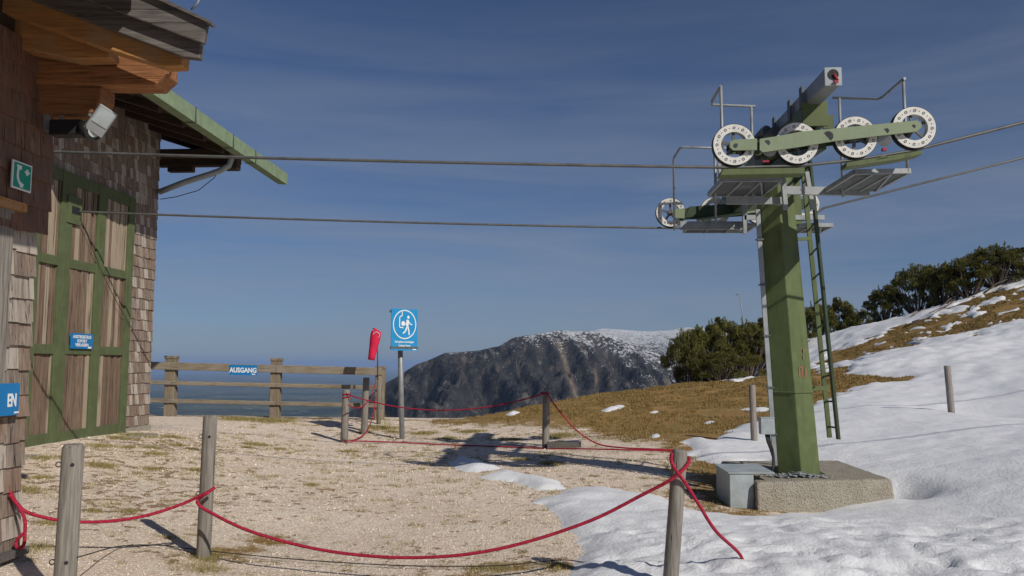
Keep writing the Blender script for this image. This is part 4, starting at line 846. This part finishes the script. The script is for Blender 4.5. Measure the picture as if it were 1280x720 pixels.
# windsock
wg = G(473, 532); wk = empty('windsock', wg, 'limp red windsock on a thin pole at the right end of the fence', 'windsock'); WY = 19.3
b = MB(); b.tube([P(473, 534, WY), P(474, 470, WY)], .05, 10); b.build('post', M['wood_grey'], wk, split=True); b = MB(); b.tube([P(472, 475, WY-.07), P(472, 414, WY-.07)], .016, 8); b.build('pole', M['galv_dark'], wk)
b = MB(); top = P(470.5, 414, WY-.15); bot = P(464, 450, WY-.2); n = 14; vs = []; pth = [top+(bot-top)*t for t in np.linspace(0, 1, 8)]; rad = [.115, .125, .12, .11, .10, .095, .085, .08]
b.tube(pth, rad, n, cap=False); b.tube([top+UP*.03+UD*.02, top], [.10, .115], n, cap=True); so_ = b.build('sock', M['red'], wk); sol = so_.modifiers.new('s', 'SOLIDIFY'); sol.thickness = .006
b = MB(); b.ring(top+UP*.035+Vector((.02, -.11, -.13)), Vector((0, 1, .35)), .068, .08, .012, 24); b.build('hoop', M['sign_white'], wk)
# info sign
sg = G(503, 549); sp = empty('information_sign', sg, 'tall light blue sign on a grey pole showing a walker leaving a chairlift', 'sign'); SY = sg.y
b = MB(); b.tube([sg-UP*.2, P(499.5, 396, SY)], .055, 14); b.build('pole', M['galv'], sp)
tl, bl_, = P(488, 385.5, SY-.42), P(490, 438, SY-.42); ang = math.radians(36); X_ = Vector((math.cos(ang), math.sin(ang), 0)); Nn = Vector((math.sin(ang), -math.cos(ang), 0)); W_ = .62; H_ = (tl-bl_).length; c = (tl+bl_)/2+X_*W_/2
b = MB(); b.box(c, (W_, .012, H_), (X_, -Nn, UP)); b.build('panel', M['blue2'], sp)
b = MB(); b.bar(tl-UP*.06+Nn*-.02, tl-UP*.06+X_*W_-Nn*.02, .03, .05); b.bar(bl_+UP*.06-Nn*.02-X_*.03, bl_+UP*.06+X_*W_-Nn*.02, .03, .05); b.build('bracket', M['galv_dark'], sp, split=True)
cc = c+UP*.11+Nn*.009; b = MB(); nR = 40; 
for k in range(nR):
    a0_, a1_ = 2*PI*k/nR, 2*PI*(k+1)/nR; r0, r1 = .255, .275
    b.prism([cc+X_*math.cos(a)*r*1.0+UP*math.sin(a)*r*1.12 for a, r in ((a0_, r0), (a0_, r1), (a1_, r1), (a1_, r0))], Nn*.002)
b.build('circle', M['sign_white'], sp)
b = MB()
def seg(x0, y0, x1, y1, w_): b.bar(cc+X_*x0+UP*y0, cc+X_*x1+UP*y1, w_, .003, up=Nn)
for q in ((-.06, .27, -.06, .19, .018), (-.06, .19, -.12, .15, .02), (-.12, .15, -.12, -.05, .02), (-.12, -.06, -.03, -.07, .022), (.07, .10, .06, -.03, .06), (.06, -.03, .02, -.14, .032), (.02, -.14, -.04, -.19, .028), (.07, -.03, .10, -.13, .032), (.10, -.13, .11, -.22, .028), (.08, .08, .13, .01, .022), (.13, .01, .18, .0, .02), (.06, .07, .02, .0, .02)): seg(*q)
def disc(x, y, rx, ry): b.prism([cc+X_*(x+rx*math.cos(a))+UP*(y+ry*math.sin(a)) for a in np.linspace(0, 2*PI, 17)[:-1]], Nn*.002)
disc(.085, .155, .028, .034); disc(-.035, .02, .045, .05); b.build('pictogram', M['sign_white'], sp)
text_mesh('Fahrgäste aussteigen', .058, M['sign_white'], 'lettering', sp, c-UP*.255+Nn*.009, X_, UP, bold=.0015, squeeze=.95); text_mesh('Unload here', .055, M['sign_white'], 'lettering', sp, c-UP*.335+Nn*.009, X_, UP, bold=.0015)
b = MB(); b.box(c+Nn*.008+X_*.24-UP*(H_*.5-.025), (.08, .003, .022), (X_, -Nn, UP)); b.build('maker_mark', M['sign_white'], sp)
mp0 = P(930, 425, 60); ms = MB(); ms.tube([mp0-UP*6, P(928, 395, 60), P(924.5, 366, 60)], [.04, .035, .03], 8); ms.tube([P(920, 369, 60), P(925, 366, 60)], .03, 6); tag(ms.build('weather_mast', M['galv']), 'thin pale mast sticking up behind the dark pines', 'mast')

# ------------------------------------------------------------------ pines
def make_pine(seed, W=3.0, H=3.0, pads=46, bare=0.0):
    rs = np.random.default_rng(seed); r2 = random.Random(seed); root = bpy.data.objects.new('mountain_pine', None); COL.objects.link(root)
    tb = MB(); C = []; D = []; V = []
    for i in range(pads):
        a = i*2.399+r2.uniform(-.4, .4); q = (i+.6)/pads; rad = W/2*math.sqrt(q)*r2.uniform(.78, 1.0)
        dome = math.sqrt(max(0, 1-(rad/(W/2*1.02))**2)); lo_ = .12+bare*.35
        z = H*(lo_+(.93-lo_)*dome*r2.uniform(.72, 1.0)) if i % 3 else H*(lo_+(.6-lo_)*r2.random())
        tip = Vector((math.cos(a)*rad, math.sin(a)*rad, z)); mid = Vector((tip.x*.62, tip.y*.62, tip.z*.42))
        if i % 2 == 0: tb.tube([Vector((0, 0, -.4)), Vector((tip.x*.2, tip.y*.2, .08)), mid, (mid+tip)/2+Vector((tip.x*.06, tip.y*.06, -.03)), tip], [.075, .055, .038, .024, .01], 6)
        n = int(75*r2.uniform(.7, 1.3)); pr_ = r2.uniform(.17, .30)*W/3; o = rs.normal(0, 1, (n, 3)); o /= np.linalg.norm(o, axis=1)[:, None]; o *= (pr_*rs.uniform(.3, 1, n)**.5)[:, None]; o[:, 2] *= .8
        c = np.array(tip)+o; C.append(c); dd = o/pr_*.7+np.array([tip.x*.12, tip.y*.12, .85]); D.append(dd); V.append(np.clip(r2.uniform(.15, .6)+rs.normal(0, .16, n), 0, 1))
        if i % 4 == 0:      # upright leader shoots
            for k in range(r2.randint(1, 3)):
                m_ = 12; b0 = np.array(tip)+rs.normal(0, .12, 3); hh = np.linspace(0, r2.uniform(.14, .3), m_); C.append(b0+np.c_[hh*0, hh*0, hh]+rs.normal(0, .02, (m_, 3))); D.append(np.tile([0, 0, 1.1], (m_, 1))); V.append(np.full(m_, .7))
    C = np.concatenate(C); D = np.concatenate(D); V = np.concatenate(V); ok = C[:, 2] > .02; C, D, V = C[ok], D[ok], V[ok]; K = 13
    C = np.repeat(C, K, 0); d = np.repeat(D, K, 0)+rs.normal(0, .5, C.shape); d /= np.linalg.norm(d, axis=1)[:, None]; C = C+rs.normal(0, .015, C.shape)
    L = rs.uniform(.05, .105, len(d))[:, None]; s_ = np.cross(d, rs.normal(0, 1, d.shape)); s_ /= np.linalg.norm(s_, axis=1)[:, None]; wv = s_*.0085
    v = np.empty((len(d)*3, 3)); v[0::3] = C-wv; v[1::3] = C+wv; v[2::3] = C+d*L; f = np.arange(len(v)).reshape(-1, 3)
    tv = np.clip(np.repeat(V, K)+rs.normal(0, .1, len(d)), 0, 1)
    cr_ = np_mesh('crown', v, f, M['needle'], smooth=False, var=tv); cr_.parent = root; tb.build('trunk', M['bark'], root, local=True); return root
protos = [make_pine(1, 3.0, 3.2, 74), make_pine(2, 3.4, 2.6, 56, .5), make_pine(3, 2.4, 3.4, 60)]
used = set()
PGR = 'dwarf pines along the hill crest'
pines = [ # px, top, base, Y, width px, variant, label
 (858, 414, 487, 33, 52, 1, 'low pine bush at the left end of the dense pine clump'),
 (884, 399, 486, 34, 62, 0, 'dark pine, second from the left in the clump left of the pylon'),
 (908, 390, 487, 36, 58, 2, 'tallest pine of the dense clump left of the pylon'),
 (936, 397, 490, 36, 62, 0, 'dark bushy pine below the thin mast'),
 (962, 392, 490, 37, 60, 2, 'dark pine just touching the left side of the pylon'),
 (900, 440, 490, 32.5, 80, 1, 'low spreading pine in front at the brown turf edge'),
 (985, 402, 460, 42, 60, 1, 'pine half hidden behind the pylon shaft'),
 (1022, 376, 432, 46, 50, 0, 'pine seen through the ladder'),
 (1052, 366, 428, 47, 44, 2, 'slim pointed pine just right of the ladder'),
 (1075, 388, 424, 46, 44, 1, 'low ragged bush between ladder and the lone round pine'),
 (1108, 356, 413, 42, 50, 0, 'lone round pine standing left of the right hand row'),
 (1148, 332, 404, 41, 64, 1, 'wide pine at the left end of the right hand row'),
 (1180, 325, 396, 40, 60, 0, 'round topped pine with bare limbs in the right hand row'),
 (1212, 322, 388, 39, 60, 1, 'spreading pine over bare branches in the right hand row'),
 (1245, 303, 380, 39, 66, 0, 'tall dense pine near the right edge'),
 (1285, 304, 372, 39, 66, 2, 'pine cut by the right edge of the picture')]
for px, tp, bs, Y, wd, vi, lab in pines:
    o = protos[vi] if vi not in used else copy_tree(protos[vi]); used.add(vi); W0, H0 = ((3.0, 3.2), (3.4, 2.6), (2.4, 3.4))[vi]
    x = P(px, bs, Y).x; zg = GH(x, Y); zt_ = P(px, tp, Y).z; hgt = max(1.0, zt_-zg); o.location = (x, Y, zg-.05); s_ = wd/1000*Y/W0*1.12; o.scale = (s_, s_, hgt/H0*1.04); o.rotation_euler = (0, 0, random.random()*6.28)
    tag(o, lab, 'pine', PGR)
# dead fallen branches under the right row
b = MB(); rr = random.Random(8)
for i in range(46):
    px = rr.uniform(1115, 1275); Y = rr.uniform(37, 39.5); x = (px-640)/1000*Y; z = GH(x, Y)+.05; a = rr.uniform(-.5, .9); L = rr.uniform(.5, 1.5); p = Vector((x, Y, z)); d = Vector((math.cos(a), math.sin(a)*.5, rr.uniform(.1, .5)))
    b.tube([p, p+d*L*.5+UP*rr.uniform(-.05, .12), p+d*L], [.045, .03, .012], 5)
tag(b.build('dead_branches', M['bark']), 'tangle of bare fallen pine limbs under the right hand row', 'branches', kind='stuff')

# ------------------------------------------------------------------ grass and pebbles (uncountable)
def blades(name, x, y, hmin, hmax, wd, mat, label, cat, per=1, lean=.6, seed=1, spread=.03):
    rs = np.random.default_rng(seed); x = np.repeat(x, per)+rs.normal(0, spread, len(x)*per); y = np.repeat(y, per)+rs.normal(0, spread, len(y)*per); z = height(x, y)-.008; n = len(x)
    L = rs.uniform(hmin, hmax, n); a = rs.uniform(0, 2*PI, n); tl_ = rs.uniform(.1, 1, n)*lean; d = np.c_[np.cos(a)*tl_, np.sin(a)*tl_, np.ones(n)]; d /= np.linalg.norm(d, axis=1)[:, None]
    s_ = np.c_[-np.sin(a+rs.normal(0, .6, n)), np.cos(a), np.zeros(n)]*wd[0]; s_ = s_*(np.clip(y/8, .8, 4)[:, None]) if wd[1] else s_
    c = np.c_[x, y, z]; v = np.empty((3*n, 3)); v[0::3] = c-s_; v[1::3] = c+s_; v[2::3] = c+d*L[:, None]
    o = np_mesh(name, v, np.arange(3*n).reshape(-1, 3), mat, smooth=False, var=np.clip(rs.normal(.5, .25, n), 0, 1)); tag(o, label, cat, kind='stuff')
rs = np.random.default_rng(5); x = rs.uniform(-2, 24, 330000); y = rs.uniform(8.5, 38, 330000)
tm = turf_m(x, y)+(fbm(x*2, y*2, 77, 4)-.5)*1.1; ok = (tm > .62) & (snow_t(x, y) < -.0) & (sdist(x, y, [(2.5, 9.4), (4.9, 9.4), (4.9, 11.8), (2.5, 11.8)]) < 0) & (np.abs(x/y) < .75)
x, y = x[ok], y[ok]; clump = fbm(x*1.3, y*1.3, 88, 3) > .42; x, y = x[clump], y[clump]; x, y = x[:60000], y[:60000]
blades('dry_grass', x, y, .025, .08, (.0034, 1), M['drygrass'], 'short brown matted grass covering the hillside', 'grass', per=3, lean=1.4)
# tufts on the gravel
tx_, ty_, = [], []
spots = [(320, 556, .25), (125, 558, .2), (52, 573, .16), (52, 598, .13), (85, 573, .12), (28, 613, .28), (8, 600, .2), (125, 582, .2), (150, 548, .22), (175, 545, .3), (190, 560, .15), (222, 557, .14), (195, 568, .15), (215, 547, .2), (130, 584, .12), (190, 587, .12), (160, 560, .1), (118, 640, .08), (60, 655, .1), (50, 685, .12), (255, 712, .2), (262, 695, .12), (455, 541, .15), (475, 535, .35), (490, 540, .15), (340, 526, .6), (300, 524, .5), (240, 562, .1), (245, 588, .1), (260, 568, .1),
         (435, 565, .15), (530, 542, .3), (560, 548, .2), (640, 550, .2), (590, 540, .3), (310, 560, .1), (350, 562, .1), (160, 640, .1), (390, 607, .08), (20, 690, .15), (650, 575, .15), (690, 580, .2), (700, 545, .4), (260, 700, .1), (620, 712, .2), (700, 708, .15)]
for px, py, r in spots:
    g = G(px, py); n = int(90+900*r*r*6); tx_ += list(rs.normal(g.x, r*.5, n)); ty_ += list(rs.normal(g.y, r*.42, n))
n = 700; hx = rs.uniform(-6, 3, n); hy = rs.uniform(6, 19, n)
for a_, c_ in zip(hx, hy): k = rs.integers(5, 26); r = rs.uniform(.015, .06); tx_ += list(rs.normal(a_, r*1.6, k)); ty_ += list(rs.normal(c_, r, k))
tx_, ty_ = np.array(tx_), np.array(ty_); ok = snow_t(tx_, ty_) < -.01; blades('grass_tufts', tx_[ok], ty_[ok], .02, .06, (.0028, 1), M['tuft'], 'small green and straw coloured grass tufts in the gravel', 'grass', per=3, lean=1.2, seed=4, spread=.025)
gx, gy = rs.normal(bF.x+.35, .1, 25), rs.normal(18.6, .1, 25); blades('tall_grass', gx, gy, .25, .5, (.004, 0), M['tuft'], 'tall dry stalks beside the fence end', 'grass', per=2, lean=.5, seed=9)
# pebbles
n = 60000; y = 4+rs.power(.55, n)*16; x = rs.uniform(-.72, .30, n)*(y+1); ok = (snow_t(x, y) < -.005) & (turf_m(x, y) < .55+rs.normal(0, .15, n)) & (x > WA+.8); x, y = x[ok], y[ok]; n = len(x); z = height(x, y)
S = rs.uniform(.0025, .008, n)*np.clip(y/9, .8, 1.4)*(1+rs.exponential(.25, n)); base = np.array([[1, 0, 0], [-.5, .87, 0], [-.5, -.87, 0], [0, 0, .8], [.1, .1, -.6]]); a = rs.uniform(0, 6.28, n)
v = np.empty((n, 5, 3)); 
for k in range(5):
    bx, by, bz = base[k]; q = rs.uniform(.7, 1.3, n); v[:, k, 0] = x+(bx*np.cos(a)-by*np.sin(a))*S*q; v[:, k, 1] = y+(bx*np.sin(a)+by*np.cos(a))*S*q; v[:, k, 2] = z+(bz+.25)*S*q
f0 = np.array([[0, 1, 3], [1, 2, 3], [2, 0, 3], [1, 0, 4], [2, 1, 4], [0, 2, 4]]); f = (np.arange(n)[:, None, None]*5+f0[None]).reshape(-1, 3)
o = np_mesh('gravel', v.reshape(-1, 3), f, M['pebble'], smooth=False, var=np.repeat(np.clip(rs.normal(.55, .22, n), 0, 1), 6)); tag(o, 'loose pale limestone gravel', 'gravel', kind='stuff')
